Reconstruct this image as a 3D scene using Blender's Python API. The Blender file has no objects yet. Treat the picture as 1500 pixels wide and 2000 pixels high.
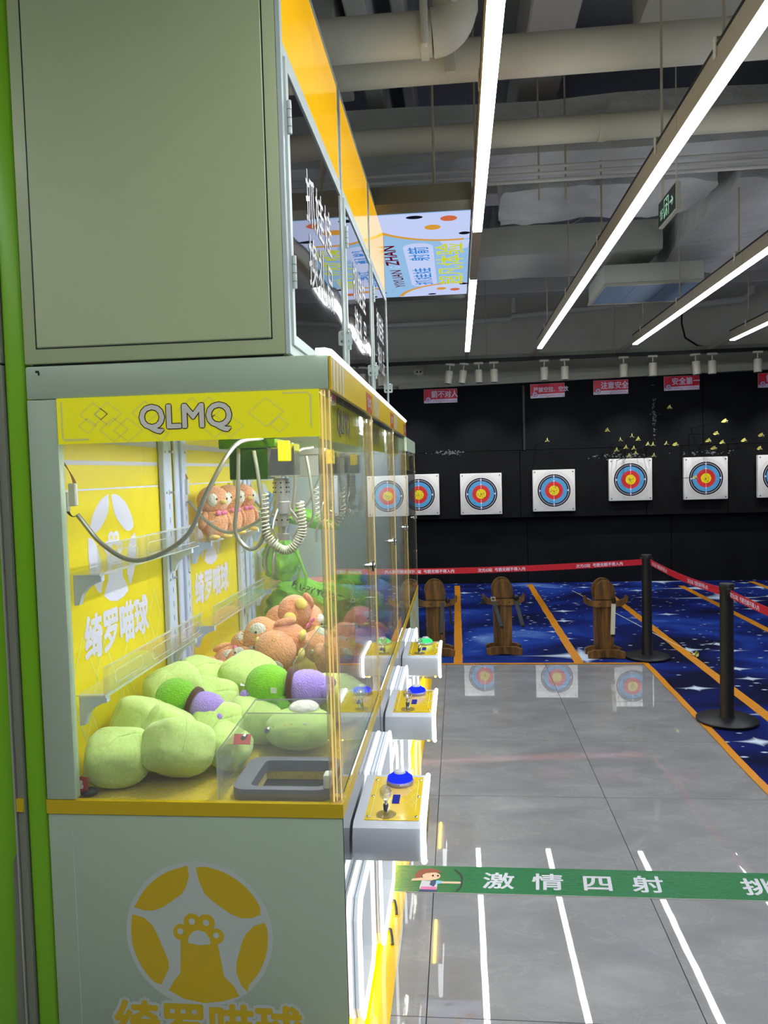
import bpy, bmesh, math, random
from math import sin, cos, pi, radians, sqrt
from mathutils import Vector, Matrix, Euler, noise
from mathutils.geometry import tessellate_polygon
random.seed(7)
sc = bpy.context.scene
COL = sc.collection

# ------------------------------------------------------------------ camera
F, VX, VY, ROLL, HCAM = 1500.0, 893.8, 916.6, 0.02736, 1.62
cy = Vector((VX-750, 1000-VY, -F)).normalized()
ua, ub = -sin(ROLL), cos(ROLL)
cz = Vector((ua, ub, -(ua*cy.x+ub*cy.y)/cy.z)).normalized()
cx = cy.cross(cz)
cam_d = bpy.data.cameras.new('camera'); cam = bpy.data.objects.new('camera', cam_d); COL.objects.link(cam)
cam.matrix_world = Matrix.Translation((0, 0, HCAM)) @ Matrix((cx, cy, cz)).to_4x4()
cam_d.sensor_fit = 'HORIZONTAL'; cam_d.sensor_width = 36; cam_d.lens = F/1500*36
cam_d.clip_start = .02; cam_d.clip_end = 100
sc.camera = cam
# ------------------------------------------------------------------ world, exposure
w = bpy.data.worlds.new('mall_ambient'); sc.world = w; w.use_nodes = True
w.node_tree.nodes['Background'].inputs[0].default_value = (.86, .95, .93, 1)
w.node_tree.nodes['Background'].inputs[1].default_value = .10
sc.view_settings.view_transform = 'Standard'; sc.view_settings.look = 'None'
sc.view_settings.gamma = 1; sc.view_settings.exposure = 0.0; sc.view_settings.use_curve_mapping = False
sc.cycles.transparent_max_bounces = 32; sc.cycles.max_bounces = 8
sc.cycles.sample_clamp_indirect = 6
LIGHT_STRIP = 30.0      # ceiling strips
SPOT_W = 55.0           # track spots on the target wall

# ------------------------------------------------------------------ materials
def lin(c): return tuple(((v/255)/12.92 if v/255 <= .04045 else ((v/255+.055)/1.055)**2.4) for v in c)
def nt(name):
    m = bpy.data.materials.new(name); m.use_nodes = True
    t = m.node_tree; b = t.nodes.get('Principled BSDF'); return m, t, b
def mat(name, rgb, rough=.5, metal=0, bump=0, bscale=30, var=0, vscale=3, spec=.5, coat=0, emit=None, es=0, detail=3, stretch=None, sheen=0):
    m, t, b = nt(name); c = lin(rgb)
    b.inputs['Base Color'].default_value = (*c, 1); b.inputs['Roughness'].default_value = rough
    b.inputs['Metallic'].default_value = metal; b.inputs['Specular IOR Level'].default_value = spec
    b.inputs['Coat Weight'].default_value = coat; b.inputs['Coat Roughness'].default_value = .04
    if sheen: b.inputs['Sheen Weight'].default_value = sheen
    if emit: b.inputs['Emission Color'].default_value = (*lin(emit), 1); b.inputs['Emission Strength'].default_value = es
    if bump or var:
        tc = t.nodes.new('ShaderNodeTexCoord'); mp = t.nodes.new('ShaderNodeMapping')
        t.links.new(tc.outputs['Object'], mp.inputs[0])
        if stretch: mp.inputs['Scale'].default_value = stretch
        if bump:
            n = t.nodes.new('ShaderNodeTexNoise'); n.inputs['Scale'].default_value = bscale; n.inputs['Detail'].default_value = detail
            bp = t.nodes.new('ShaderNodeBump'); bp.inputs['Strength'].default_value = bump; bp.inputs['Distance'].default_value = .01
            t.links.new(mp.outputs[0], n.inputs[0]); t.links.new(n.outputs[0], bp.inputs['Height']); t.links.new(bp.outputs[0], b.inputs['Normal'])
        if var:
            n = t.nodes.new('ShaderNodeTexNoise'); n.inputs['Scale'].default_value = vscale; n.inputs['Detail'].default_value = 5
            r = t.nodes.new('ShaderNodeValToRGB'); r.color_ramp.elements[0].position = .3; r.color_ramp.elements[1].position = .7
            r.color_ramp.elements[0].color = (*[v*(1-var) for v in c], 1); r.color_ramp.elements[1].color = (*[min(1, v*(1+var)) for v in c], 1)
            t.links.new(mp.outputs[0], n.inputs[0]); t.links.new(n.outputs[0], r.inputs[0]); t.links.new(r.outputs[0], b.inputs['Base Color'])
    return m
def emis(name, rgb, s):
    m, t, b = nt(name); t.nodes.remove(b); e = t.nodes.new('ShaderNodeEmission')
    e.inputs[0].default_value = (*lin(rgb), 1); e.inputs[1].default_value = s
    t.links.new(e.outputs[0], t.nodes['Material Output'].inputs[0]); return m
def clear(name, tint=(1, 1, 1), rough=0., f0=.04, haze=0, hazec=(1, 1, 1), bump=0, bscale=3, k=.96):
    m, t, b = nt(name); t.nodes.remove(b); L = t.links
    lw = t.nodes.new('ShaderNodeLayerWeight'); lw.inputs[0].default_value = .5
    p = t.nodes.new('ShaderNodeMath'); p.operation = 'POWER'; p.inputs[1].default_value = 5; L.new(lw.outputs['Facing'], p.inputs[0])
    a = t.nodes.new('ShaderNodeMath'); a.operation = 'MULTIPLY_ADD'; a.inputs[1].default_value = k-f0; a.inputs[2].default_value = f0; L.new(p.outputs[0], a.inputs[0])
    tr = t.nodes.new('ShaderNodeBsdfTransparent'); tr.inputs[0].default_value = (*tint, 1)
    g = t.nodes.new('ShaderNodeBsdfGlossy'); g.inputs['Roughness'].default_value = rough; g.inputs[0].default_value = (1, 1, 1, 1)
    base = tr.outputs[0]
    if haze:
        d = t.nodes.new('ShaderNodeBsdfDiffuse'); d.inputs[0].default_value = (*hazec, 1)
        mh = t.nodes.new('ShaderNodeMixShader'); mh.inputs[0].default_value = haze; L.new(tr.outputs[0], mh.inputs[1]); L.new(d.outputs[0], mh.inputs[2]); base = mh.outputs[0]
    if bump:
        tc = t.nodes.new('ShaderNodeTexCoord'); n = t.nodes.new('ShaderNodeTexNoise'); n.inputs['Scale'].default_value = bscale; n.inputs['Detail'].default_value = 0
        bp = t.nodes.new('ShaderNodeBump'); bp.inputs['Strength'].default_value = bump; bp.inputs['Distance'].default_value = .01
        L.new(tc.outputs['Object'], n.inputs[0]); L.new(n.outputs[0], bp.inputs['Height']); L.new(bp.outputs[0], g.inputs['Normal'])
    mx = t.nodes.new('ShaderNodeMixShader'); L.new(a.outputs[0], mx.inputs[0]); L.new(base, mx.inputs[1]); L.new(g.outputs[0], mx.inputs[2])
    L.new(mx.outputs[0], t.nodes['Material Output'].inputs[0]); return m

M = {}
M['panel'] = mat('powder_coat_green_cast', (178, 197, 171), .38, bump=.04, bscale=220, var=.02)  # white coat, with the green of reflected light put into its colour
M['boxpanel'] = mat('box_panel_green_cast', (186, 199, 153), .4, bump=.04, bscale=220, var=.02)  # white as well; the green cast of reflected light is coloured in
M['frame'] = mat('pale_frame_paint', (196, 208, 204), .35)
M['post'] = mat('pale_blue_post', (205, 215, 245), .4)
M['gold'] = mat('mustard_trim', (214, 182, 20), .35)
M['yellowprint'] = mat('yellow_print', (240, 218, 10), .4, var=.03, vscale=2)
M['yellowsign'] = mat('backlit_yellow_sign', (226, 220, 20), .4, emit=(226, 222, 30), es=.3, var=.03, vscale=2)
M['orangeprint'] = mat('backlit_yellow_acrylic', (200, 150, 0), .12, coat=.15, emit=(250, 188, 8), es=.8)
M['whiteprint'] = mat('lilac_white_print', (222, 220, 246), .5)
M['lineprint'] = mat('pale_yellow_line', (238, 236, 130), .5)
M['letterwhite'] = mat('letter_white', (232, 230, 214), .4)
M['letterdark'] = mat('letter_dark', (60, 32, 30), .4)
M['sticker'] = mat('sticker_white', (200, 208, 200), .4)
M['brick'] = mat('red_brown_label', (186, 86, 40), .4)
M['greyprint'] = mat('grey_stripe', (196, 196, 190), .4)
M['black'] = mat('black_plastic', (12, 12, 13), .45)
M['dark'] = mat('dark_grey', (44, 46, 50), .5)
M['traygrey'] = mat('tray_grey', (112, 112, 128), .5)
M['hole'] = mat('black_hole', (6, 6, 7), .9)
M['steel'] = mat('brushed_steel', (214, 212, 206), .32, metal=.85, bump=.03, bscale=200)
M['chrome'] = mat('chrome', (225, 225, 225), .06, metal=1)
M['hose'] = mat('silver_grey_hose', (176, 174, 164), .22, metal=.55)
M['coilm'] = mat('cream_coil', (205, 200, 178), .5)
M['wire_o'] = mat('orange_wire', (190, 130, 60), .5); M['wire_k'] = mat('dark_wire', (40, 40, 40), .5)
M['plug'] = mat('white_connector', (225, 225, 222), .4)
M['mirror'] = mat('mirror_dark_front', (120, 124, 124), .05, metal=.9)
M['blackglass'] = clear('black_door_glass', f0=.07, bump=.02, bscale=2.0)
m, t, b = nt('black_gloss'); b.inputs['Base Color'].default_value = (.012, .012, .013, 1); b.inputs['Roughness'].default_value = .03
b.inputs['Coat Weight'].default_value = 1; b.inputs['Coat Roughness'].default_value = .02
tc = t.nodes.new('ShaderNodeTexCoord'); n = t.nodes.new('ShaderNodeTexNoise'); n.inputs['Scale'].default_value = 2.2; n.inputs['Detail'].default_value = 0
bp = t.nodes.new('ShaderNodeBump'); bp.inputs['Strength'].default_value = .35; bp.inputs['Distance'].default_value = .01
t.links.new(tc.outputs['Object'], n.inputs[0]); t.links.new(n.outputs[0], bp.inputs['Height']); t.links.new(bp.outputs[0], b.inputs['Coat Normal']); t.links.new(bp.outputs[0], b.inputs['Normal'])
M['blackglass'] = m
M['glass'] = clear('clear_glass', (.97, .985, .98), haze=.015)
M['acrylic'] = clear('clear_acrylic', (.96, .97, .95), f0=.06, haze=.05)
M['acrylicedge'] = clear('acrylic_edge', (.9, .93, .9), f0=.2, haze=.5, hazec=(.9, .95, .95))
M['cornerclear'] = clear('corner_tube_clear', (.93, .9, .8), f0=.1, haze=.12, hazec=(.9, .85, .6))
M['cornerglow'] = emis('corner_warm_glow', (255, 216, 128), 1.1)
M['led'] = emis('white_neon', (245, 252, 255), 3.2)
M['ledsoft'] = mat('neon_side_silicone', (190, 196, 200), .4, emit=(215, 225, 235), es=.45)
M['strip'] = emis('ceiling_strip_light', (246, 250, 255), LIGHT_STRIP)
M['inled'] = emis('inside_strip_light', (245, 248, 255), 150)
M['floorled'] = emis('yellow_strip_light', (255, 206, 0), 22.0)
M['underglow'] = emis('warm_under_light', (255, 200, 50), 22)
M['yfilm'] = mat('yellow_film', (225, 190, 0), .12, coat=.5)
M['green'] = mat('lime_paint', (134, 200, 24), .35)
M['greytrim'] = mat('grey_trim', (130, 134, 118), .45)
M['house'] = mat('light_housing', (168, 158, 138), .4)
M['pipe'] = mat('cream_pipe', (206, 204, 186), .45, var=.06, vscale=2, bump=.05, bscale=60)
M['conc'] = mat('concrete', (200, 200, 190), .85, bump=.2, bscale=25, var=.08, vscale=1.3)
M['slab'] = mat('dark_slab', (150, 152, 160), .9, bump=.2, bscale=20, var=.1, vscale=1)
M['beam'] = mat('painted_beam', (190, 190, 188), .85, bump=.1, bscale=20, var=.05)
M['foil'] = mat('insulation_foil', (195, 197, 196), .5, metal=.15, bump=1.0, bscale=5, detail=6, var=.08, vscale=3)
M['duct'] = mat('duct_wrap', (178, 180, 172), .6, bump=.5, bscale=6, detail=5, var=.06)
M['wallblack'] = mat('black_wall', (11, 12, 17), .75, bump=.12, bscale=60, var=.35, vscale=2.5, spec=.2)
M['wallmid'] = mat('black_foam_board', (13, 13, 13), .8, bump=.35, bscale=90, var=.35, vscale=4, spec=.2)
M['trimmetal'] = mat('cream_trim', (165, 166, 150), .45)
M['scuff'] = mat('grey_scuff', (120, 122, 122), .9)
M['paper'] = mat('target_paper', (236, 233, 226), .6, bump=.35, bscale=9, var=.03)
M['tblack'] = mat('target_black', (20, 24, 28), .5); M['tblue'] = mat('target_blue', (84, 164, 214), .5, var=.06, vscale=20)
M['tred'] = mat('target_red', (226, 46, 44), .5, var=.06, vscale=20); M['tyel'] = mat('target_yellow', (250, 222, 24), .5, var=.08, vscale=30)
M['ringline'] = mat('target_ring_line', (196, 192, 186), .6)
M['signred'] = mat('sign_red', (226, 30, 66), .4); M['signwhite'] = mat('sign_white', (235, 225, 250), .4); M['signblue'] = mat('sign_blue', (70, 60, 150), .4)
M['belt'] = mat('red_belt', (196, 20, 40), .55, bump=.05, bscale=300)
M['orange'] = mat('orange_tape', (226, 148, 28), .3, bump=.15, bscale=12, var=.05)
M['stanch'] = mat('matte_black_metal', (16, 17, 19), .42)
M['bangreen'] = mat('banner_green', (12, 120, 62), .22, bump=.25, bscale=90, stretch=(.2, 6, 1))
M['silvertext'] = mat('silver_letter', (214, 216, 226), .4)
M['skin'] = mat('printed_skin', (246, 206, 170), .4); M['hair'] = mat('printed_hair', (150, 74, 40), .4)
M['pink'] = mat('printed_pink', (226, 120, 170), .4); M['navy'] = mat('printed_navy', (30, 52, 110), .4); M['sky'] = mat('printed_skyblue', (140, 200, 230), .4)
M['scr'] = emis('screen_blue', (150, 192, 232), .95); M['scrw'] = emis('screen_lilac', (196, 208, 246), .98); M['scro'] = emis('screen_orange', (222, 160, 60), .9)
M['scrr'] = emis('screen_maroon', (110, 12, 34), .8); M['scrb'] = emis('screen_mid_blue', (60, 140, 220), .9); M['scry'] = emis('screen_lime', (206, 216, 40), .95)
M['scrk'] = emis('screen_black', (24, 30, 44), .6); M['scrc'] = emis('screen_coral', (214, 110, 70), .9)
M['bezel'] = mat('sign_bezel', (92, 92, 80), .5)
M['exitk'] = mat('exit_dark', (22, 34, 30), .3); M['exitg'] = emis('exit_green_glow', (170, 230, 190), .75)
M['acblue'] = mat('filter_blue', (112, 134, 158), .6, bump=.2, bscale=120)
M['strap'] = mat('grey_strap', (74, 82, 84), .7); M['strapw'] = mat('cream_strap', (216, 220, 196), .6)
M['arrowshaft'] = mat('arrow_shaft', (14, 14, 14), .4); M['vane'] = mat('yellow_vane', (226, 222, 110), .5, emit=(226, 222, 110), es=0)
M['wood'] = None
def wave_wood():
    m, t, b = nt('varnished_wood'); tc = t.nodes.new('ShaderNodeTexCoord'); mp = t.nodes.new('ShaderNodeMapping'); mp.inputs['Scale'].default_value = (14, 14, 1.6)
    n = t.nodes.new('ShaderNodeTexNoise'); n.inputs['Scale'].default_value = 1.4; n.inputs['Detail'].default_value = 6; n.inputs['Distortion'].default_value = .8
    r = t.nodes.new('ShaderNodeValToRGB'); e = r.color_ramp.elements; e[0].position = .3; e[0].color = (*lin((58, 38, 16)), 1); e[1].position = .72; e[1].color = (*lin((150, 108, 50)), 1)
    t.links.new(tc.outputs['Object'], mp.inputs[0]); t.links.new(mp.outputs[0], n.inputs[0]); t.links.new(n.outputs[0], r.inputs[0]); t.links.new(r.outputs[0], b.inputs['Base Color'])
    b.inputs['Roughness'].default_value = .38; return m
M['wood'] = wave_wood()
def tile_mat():
    m, t, b = nt('polished_grey_tile'); L = t.links
    tc = t.nodes.new('ShaderNodeTexCoord'); mp = t.nodes.new('ShaderNodeMapping'); mp.inputs['Rotation'].default_value = (0, 0, -.6); mp.inputs['Scale'].default_value = (1.1, 2.2, 1)
    L.new(tc.outputs['Object'], mp.inputs[0])
    n = t.nodes.new('ShaderNodeTexNoise'); n.inputs['Scale'].default_value = 2.4; n.inputs['Detail'].default_value = 9; n.inputs['Roughness'].default_value = .6; n.inputs['Distortion'].default_value = .35
    L.new(mp.outputs[0], n.inputs[0]); r = t.nodes.new('ShaderNodeValToRGB'); e = r.color_ramp.elements
    e[0].position = .3; e[0].color = (*lin((146, 146, 149)), 1); e[1].position = .72; e[1].color = (*lin((176, 176, 178)), 1)
    k = e.new(.515); k.color = (*lin((158, 159, 162)), 1); k = e.new(.53); k.color = (*lin((167, 168, 170)), 1); k = e.new(.545); k.color = (*lin((157, 158, 161)), 1)
    L.new(n.outputs[0], r.inputs[0]); L.new(r.outputs[0], b.inputs['Base Color'])
    b.inputs['Roughness'].default_value = .018; b.inputs['IOR'].default_value = 1.55; b.inputs['Coat Weight'].default_value = .8; b.inputs['Coat Roughness'].default_value = .01; b.inputs['Coat IOR'].default_value = 1.5
    n2 = t.nodes.new('ShaderNodeTexNoise'); n2.inputs['Scale'].default_value = 5; n2.inputs['Detail'].default_value = 1
    L.new(tc.outputs['Object'], n2.inputs[0]); bp = t.nodes.new('ShaderNodeBump'); bp.inputs['Strength'].default_value = .02; bp.inputs['Distance'].default_value = .01
    L.new(n2.outputs[0], bp.inputs['Height']); L.new(bp.outputs[0], b.inputs['Normal']); return m
M['tile'] = tile_mat(); M['grout'] = mat('grout', (60, 60, 60), .9)
def carpet_mat():
    m, t, b = nt('starry_carpet'); L = t.links; N = t.nodes
    tc = N.new('ShaderNodeTexCoord')
    def noise_(scale, st, det=4):
        mp = N.new('ShaderNodeMapping'); mp.inputs['Scale'].default_value = st; L.new(tc.outputs['Object'], mp.inputs[0])
        n = N.new('ShaderNodeTexNoise'); n.inputs['Scale'].default_value = scale; n.inputs['Detail'].default_value = det; n.inputs['Distortion'].default_value = .6; L.new(mp.outputs[0], n.inputs[0]); return n
    n = noise_(1.1, (.8, 1, 1), 7); r = N.new('ShaderNodeValToRGB'); e = r.color_ramp.elements
    e[0].position = .36; e[0].color = (*lin((5, 10, 44)), 1); e[1].position = .76; e[1].color = (*lin((120, 160, 215)), 1)
    k = e.new(.5); k.color = (*lin((12, 30, 104)), 1); k = e.new(.62); k.color = (*lin((28, 62, 150)), 1); L.new(n.outputs[0], r.inputs[0])
    def stars(scale, thr, exp, prev, off, dens):
        mp = N.new('ShaderNodeMapping'); mp.inputs['Location'].default_value = off; mp.inputs['Scale'].default_value = (.5, 1, 1); L.new(tc.outputs['Object'], mp.inputs[0])
        v = N.new('ShaderNodeTexVoronoi'); v.voronoi_dimensions = '2D'; v.distance = 'MINKOWSKI'; v.inputs['Exponent'].default_value = exp; v.inputs['Scale'].default_value = scale; L.new(mp.outputs[0], v.inputs[0])
        s = N.new('ShaderNodeSeparateColor'); L.new(v.outputs['Color'], s.inputs[0])
        th = N.new('ShaderNodeMath'); th.operation = 'MULTIPLY_ADD'; th.inputs[1].default_value = thr; th.inputs[2].default_value = thr*.15; L.new(s.outputs[0], th.inputs[0])
        dv = N.new('ShaderNodeMath'); dv.operation = 'DIVIDE'; L.new(v.outputs['Distance'], dv.inputs[0]); L.new(th.outputs[0], dv.inputs[1])
        mr = N.new('ShaderNodeMapRange'); mr.inputs['From Min'].default_value = .35; mr.inputs['From Max'].default_value = 1.0; mr.inputs['To Min'].default_value = 1; mr.inputs['To Max'].default_value = 0; L.new(dv.outputs[0], mr.inputs[0])
        g = N.new('ShaderNodeMath'); g.operation = 'GREATER_THAN'; g.inputs[1].default_value = 1-dens; L.new(s.outputs[1], g.inputs[0])
        mu = N.new('ShaderNodeMath'); mu.operation = 'MULTIPLY'; L.new(mr.outputs[0], mu.inputs[0]); L.new(g.outputs[0], mu.inputs[1])
        mx = N.new('ShaderNodeMix'); mx.data_type = 'RGBA'; mx.inputs['B'].default_value = (*lin((205, 222, 238)), 1)
        L.new(mu.outputs[0], mx.inputs['Factor']); L.new(prev, mx.inputs['A']); return mx.outputs['Result']
    c = stars(1.15, .62, .45, r.outputs[0], (0, 0, 0), .6); c = stars(3.6, .34, .6, c, (3, 1, 0), .3); c = stars(13, .17, 2, c, (7, 5, 0), .28)
    L.new(c, b.inputs['Base Color']); b.inputs['Roughness'].default_value = .9; b.inputs['Specular IOR Level'].default_value = .15
    n3 = N.new('ShaderNodeTexNoise'); n3.inputs['Scale'].default_value = 250; L.new(tc.outputs['Object'], n3.inputs[0])
    bp = N.new('ShaderNodeBump'); bp.inputs['Strength'].default_value = .4; bp.inputs['Distance'].default_value = .005; L.new(n3.outputs[0], bp.inputs['Height']); L.new(bp.outputs[0], b.inputs['Normal']); return m
M['carpet'] = carpet_mat()
def plush(name, rgb, s=.5, sc_=70): return mat(name, rgb, .9, bump=s, bscale=sc_, var=.08, vscale=12, spec=.15, sheen=.35, detail=4)
M['pgreen'] = plush('pale_green_velour', (204, 230, 136), .12, 40); M['pseam'] = plush('pale_green_seam', (176, 204, 104), .1, 40); M['lime'] = plush('lime_fur', (136, 210, 34), .5); M['violet'] = plush('violet_fur', (186, 158, 250), .5)
M['peach'] = plush('peach_fur', (255, 172, 126), .6); M['white'] = plush('white_fur', (240, 236, 226), .8); M['yel'] = plush('yellow_velour', (244, 214, 110), .2)
M['brown'] = plush('brown_band', (82, 48, 30), .6); M['mat'] = plush('mustard_fur', (196, 172, 22), .9, 50); M['eye'] = mat('bead_black', (14, 12, 12), .15)
M['bow'] = mat('pink_satin', (240, 120, 180), .3); M['bluef'] = plush('blue_fur', (110, 160, 226), .9); M['bag'] = mat('green_cloth', (120, 190, 50), .7, bump=.3, bscale=25, var=.05)
M['bag2'] = mat('teal_cloth', (110, 190, 160), .7, bump=.3, bscale=25); M['bag3'] = mat('rose_cloth', (206, 130, 130), .7, bump=.3, bscale=25); M['bagy'] = mat('bag_print_yellow', (226, 190, 60), .6)
M['tag'] = mat('paper_tag', (236, 236, 230), .5); M['tagr'] = mat('red_tag', (176, 50, 40), .5); M['crystal'] = clear('crystal_knob', (.85, .85, .83), f0=.25, haze=.12)
M['dome'] = emis('blue_button_glow', (30, 50, 250), 1.3); M['domeg'] = emis('green_button_glow', (70, 240, 140), 1.1); M['domebase'] = clear('button_collar', (.9, .85, .9), f0=.15, haze=.35, hazec=(.8, .7, .75))
M['screenblue'] = emis('small_display', (60, 70, 190), .7); M['conbody'] = mat('console_body', (200, 206, 214), .25); M['contop'] = mat('console_print', (236, 200, 14), .15, coat=.5)
for k_ in ('foil',): M[k_].node_tree.nodes['Bump'].inputs['Distance'].default_value = .05
M['mid'] = mat('partition_panel', (196, 206, 216), .5)
M['bowdark'] = mat('bow_black', (20, 20, 22), .4)

for k_ in ('lime', 'violet', 'peach', 'white', 'bluef'):
    for n_ in M[k_].node_tree.nodes:
        if n_.type == 'BUMP': n_.inputs['Distance'].default_value = .022; n_.inputs['Strength'].default_value = .6
        if n_.type == 'TEX_NOISE' and n_.inputs['Scale'].default_value == 70: n_.inputs['Scale'].default_value = 32
# ------------------------------------------------------------------ mesh builder
class B:
    def __init__(s): s.v = []; s.f = []
    def add(s, vs, fs):
        o = len(s.v); s.v += [tuple(v) for v in vs]; s.f += [tuple(o+i for i in f) for f in fs]; return s
    def box(s, x0, x1, y0, y1, z0, z1, bev=0, seg=2):
        if bev <= 0:
            return s.add([(x, y, z) for z in (z0, z1) for y in (y0, y1) for x in (x0, x1)], [(0, 2, 3, 1), (4, 5, 7, 6), (0, 1, 5, 4), (2, 6, 7, 3), (0, 4, 6, 2), (1, 3, 7, 5)])
        bm = bmesh.new(); bmesh.ops.create_cube(bm, size=1)
        for v in bm.verts: v.co = Vector(((x0+x1)/2+v.co.x*(x1-x0), (y0+y1)/2+v.co.y*(y1-y0), (z0+z1)/2+v.co.z*(z1-z0)))
        bmesh.ops.bevel(bm, geom=bm.edges[:], offset=bev, segments=seg, profile=.5, affect='EDGES')
        bm.verts.index_update(); s.add([v.co[:] for v in bm.verts], [[v.index for v in f.verts] for f in bm.faces]); bm.free(); return s
    def tube(s, pts, r, n=8, caps=True, rs=None):
        pts = [Vector(p) for p in pts]; up = None; rings = []
        for i, p in enumerate(pts):
            d = (pts[min(i+1, len(pts)-1)]-pts[max(i-1, 0)]).normalized()
            if up is None:
                up = d.orthogonal().normalized()
            up = (up-d*up.dot(d)).normalized(); q = d.cross(up); rr = rs[i] if rs else r
            rings.append([p+(up*cos(2*pi*k/n)+q*sin(2*pi*k/n))*rr for k in range(n)])
        vs = [v for ring in rings for v in ring]; fs = []
        for i in range(len(pts)-1):
            for k in range(n): a = i*n+k; b = i*n+(k+1) % n; fs.append((a, b, b+n, a+n))
        if caps: fs.append(tuple(range(n))[::-1]); fs.append(tuple((len(pts)-1)*n+k for k in range(n)))
        return s.add(vs, fs)
    def cyl(s, p0, p1, r, n=16, r1=None): return s.tube([p0, p1], r, n, rs=[r, r if r1 is None else r1])
    def lathe(s, prof, c=(0, 0, 0), n=24):
        vs = [(c[0]+r*cos(2*pi*k/n), c[1]+r*sin(2*pi*k/n), c[2]+z) for r, z in prof for k in range(n)]; fs = []
        for i in range(len(prof)-1):
            for k in range(n): a = i*n+k; b = i*n+(k+1) % n; fs.append((a, b, b+n, a+n))
        fs.append(tuple(range(n))[::-1]); fs.append(tuple((len(prof)-1)*n+k for k in range(n))); return s.add(vs, fs)
    def prism(s, loops, ax, a, b):
        """loops: outer loop [, holes] in the two other axes (x: y,z / y: x,z / z: x,y), extruded from a to b along ax"""
        if not isinstance(loops[0][0], (tuple, list)): loops = [loops]
        def P(u, v, h): return {'x': (h, u, v), 'y': (u, h, v), 'z': (u, v, h)}[ax]
        tri = tessellate_polygon([[Vector((u, v, 0)) for u, v in l] for l in loops]); flat = [q for l in loops for q in l]; n = len(flat)
        vs = [P(u, v, a) for u, v in flat]+[P(u, v, b) for u, v in flat]; fs = [tuple(t_) for t_ in tri]+[tuple(n+i for i in t_) for t_ in tri]; o = 0
        for l in loops:
            m_ = len(l)
            for i in range(m_): j = (i+1) % m_; fs.append((o+i, o+j, n+o+j, n+o+i))
            o += m_
        return s.add(vs, fs)
    def ell(s, c, r, rot=(0, 0, 0), nu=20, nv=12, fn=None, p=1.0):
        R = Euler(rot).to_matrix(); vs = []; fs = []
        def sp(x): return math.copysign(abs(x)**p, x)
        for j in range(nv+1):
            th = pi*j/nv
            for i in range(nu):
                ph = 2*pi*i/nu; d = Vector((sp(sin(th)*cos(ph)), sp(sin(th)*sin(ph)), sp(cos(th)))); k = fn(d) if fn else 1
                vs.append(Vector(c)+R @ Vector((d.x*r[0]*k, d.y*r[1]*k, d.z*r[2]*k)))
        for j in range(nv):
            for i in range(nu): a = j*nu+i; b = j*nu+(i+1) % nu; fs.append((a, b, b+nu, a+nu))
        return s.add(vs, fs)
    def ribbon(s, pts, w_, org, ux, uy, off=0, closed=False):
        org, ux, uy = Vector(org), Vector(ux), Vector(uy); nn = ux.cross(uy).normalized(); P = [Vector(p) for p in pts]; n = len(P); L_ = []; R_ = []
        for i in range(n):
            a = P[(i-1) % n] if (closed or i > 0) else P[i]; b = P[(i+1) % n] if (closed or i < n-1) else P[i]
            d = (b-a).normalized(); q = Vector((-d.y, d.x))*w_/2; k = 1
            if closed or 0 < i < n-1:
                d1 = (P[i]-a).normalized(); k = 1/max(.4, abs(d1.dot(d)))
            L_.append(P[i]+q*k); R_.append(P[i]-q*k)
        T = lambda v: org+ux*v.x+uy*v.y+nn*off
        vs = [T(v) for v in L_]+[T(v) for v in R_]; fs = [(i, n+i, n+(i+1) % n, (i+1) % n) for i in range(n if closed else n-1)]
        return s.add(vs, fs)
    def flat(s, loops, org, ux, uy, off=0):
        if not isinstance(loops[0][0], (tuple, list)): loops = [loops]
        org, ux, uy = Vector(org), Vector(ux), Vector(uy); nn = ux.cross(uy).normalized()
        tri = tessellate_polygon([[Vector((u, v, 0)) for u, v in l] for l in loops]); fl = [q for l in loops for q in l]
        return s.add([org+ux*u+uy*v+nn*off for u, v in fl], [tuple(t_) for t_ in tri])
def text_b(body, size, org, ux, uy, off=.0006, bold=0, center=True, sx=1.0, spacing=1.0, shear=0):
    """flat lettering from the built-in font; bold strokes by laying slightly shifted copies on each other"""
    c = bpy.data.curves.new('tmp', 'FONT'); c.body = body; c.size = size; c.space_character = spacing; c.shear = shear; c.resolution_u = 3
    if center: c.align_x = 'CENTER'
    o = bpy.data.objects.new('tmp', c); COL.objects.link(o); bpy.context.view_layer.update()
    m_ = bpy.data.meshes.new_from_object(o.evaluated_get(bpy.context.evaluated_depsgraph_get()))
    org, ux, uy = Vector(org), Vector(ux), Vector(uy); nn = ux.cross(uy).normalized(); b_ = B(); k = bold*size
    sh = [(0, 0)]+([(k*cos(a*pi/4), k*sin(a*pi/4)) for a in range(8)] if bold else [])
    for i, (dx, dy) in enumerate(sh):
        b_.add([org+ux*(v.co.x*sx+dx)+uy*(v.co.y+dy)+nn*(off+i*1e-5) for v in m_.vertices], [p.vertices[:] for p in m_.polygons])
    bpy.data.objects.remove(o); bpy.data.curves.remove(c); bpy.data.meshes.remove(m_); return b_
def circ(cx_, cy_, r, n=32, a0=0, a1=2*pi, ry=None): return [(cx_+r*cos(a0+(a1-a0)*i/(n if a1-a0 > 6.28 else n-1)), cy_+(ry or r)*sin(a0+(a1-a0)*i/(n if a1-a0 > 6.28 else n-1))) for i in range(n)]
def rrect(x0, x1, y0, y1, r, n=5):
    out = []
    for (cx_, cy_, a) in ((x1-r, y1-r, 0), (x0+r, y1-r, pi/2), (x0+r, y0+r, pi), (x1-r, y0+r, 1.5*pi)):
        out += [(cx_+r*cos(a+pi/2*i/n), cy_+r*sin(a+pi/2*i/n)) for i in range(n+1)]
    return out
def worldloc(o):
    return o.matrix_basis if o.parent is None else worldloc(o.parent) @ o.matrix_basis
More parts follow.
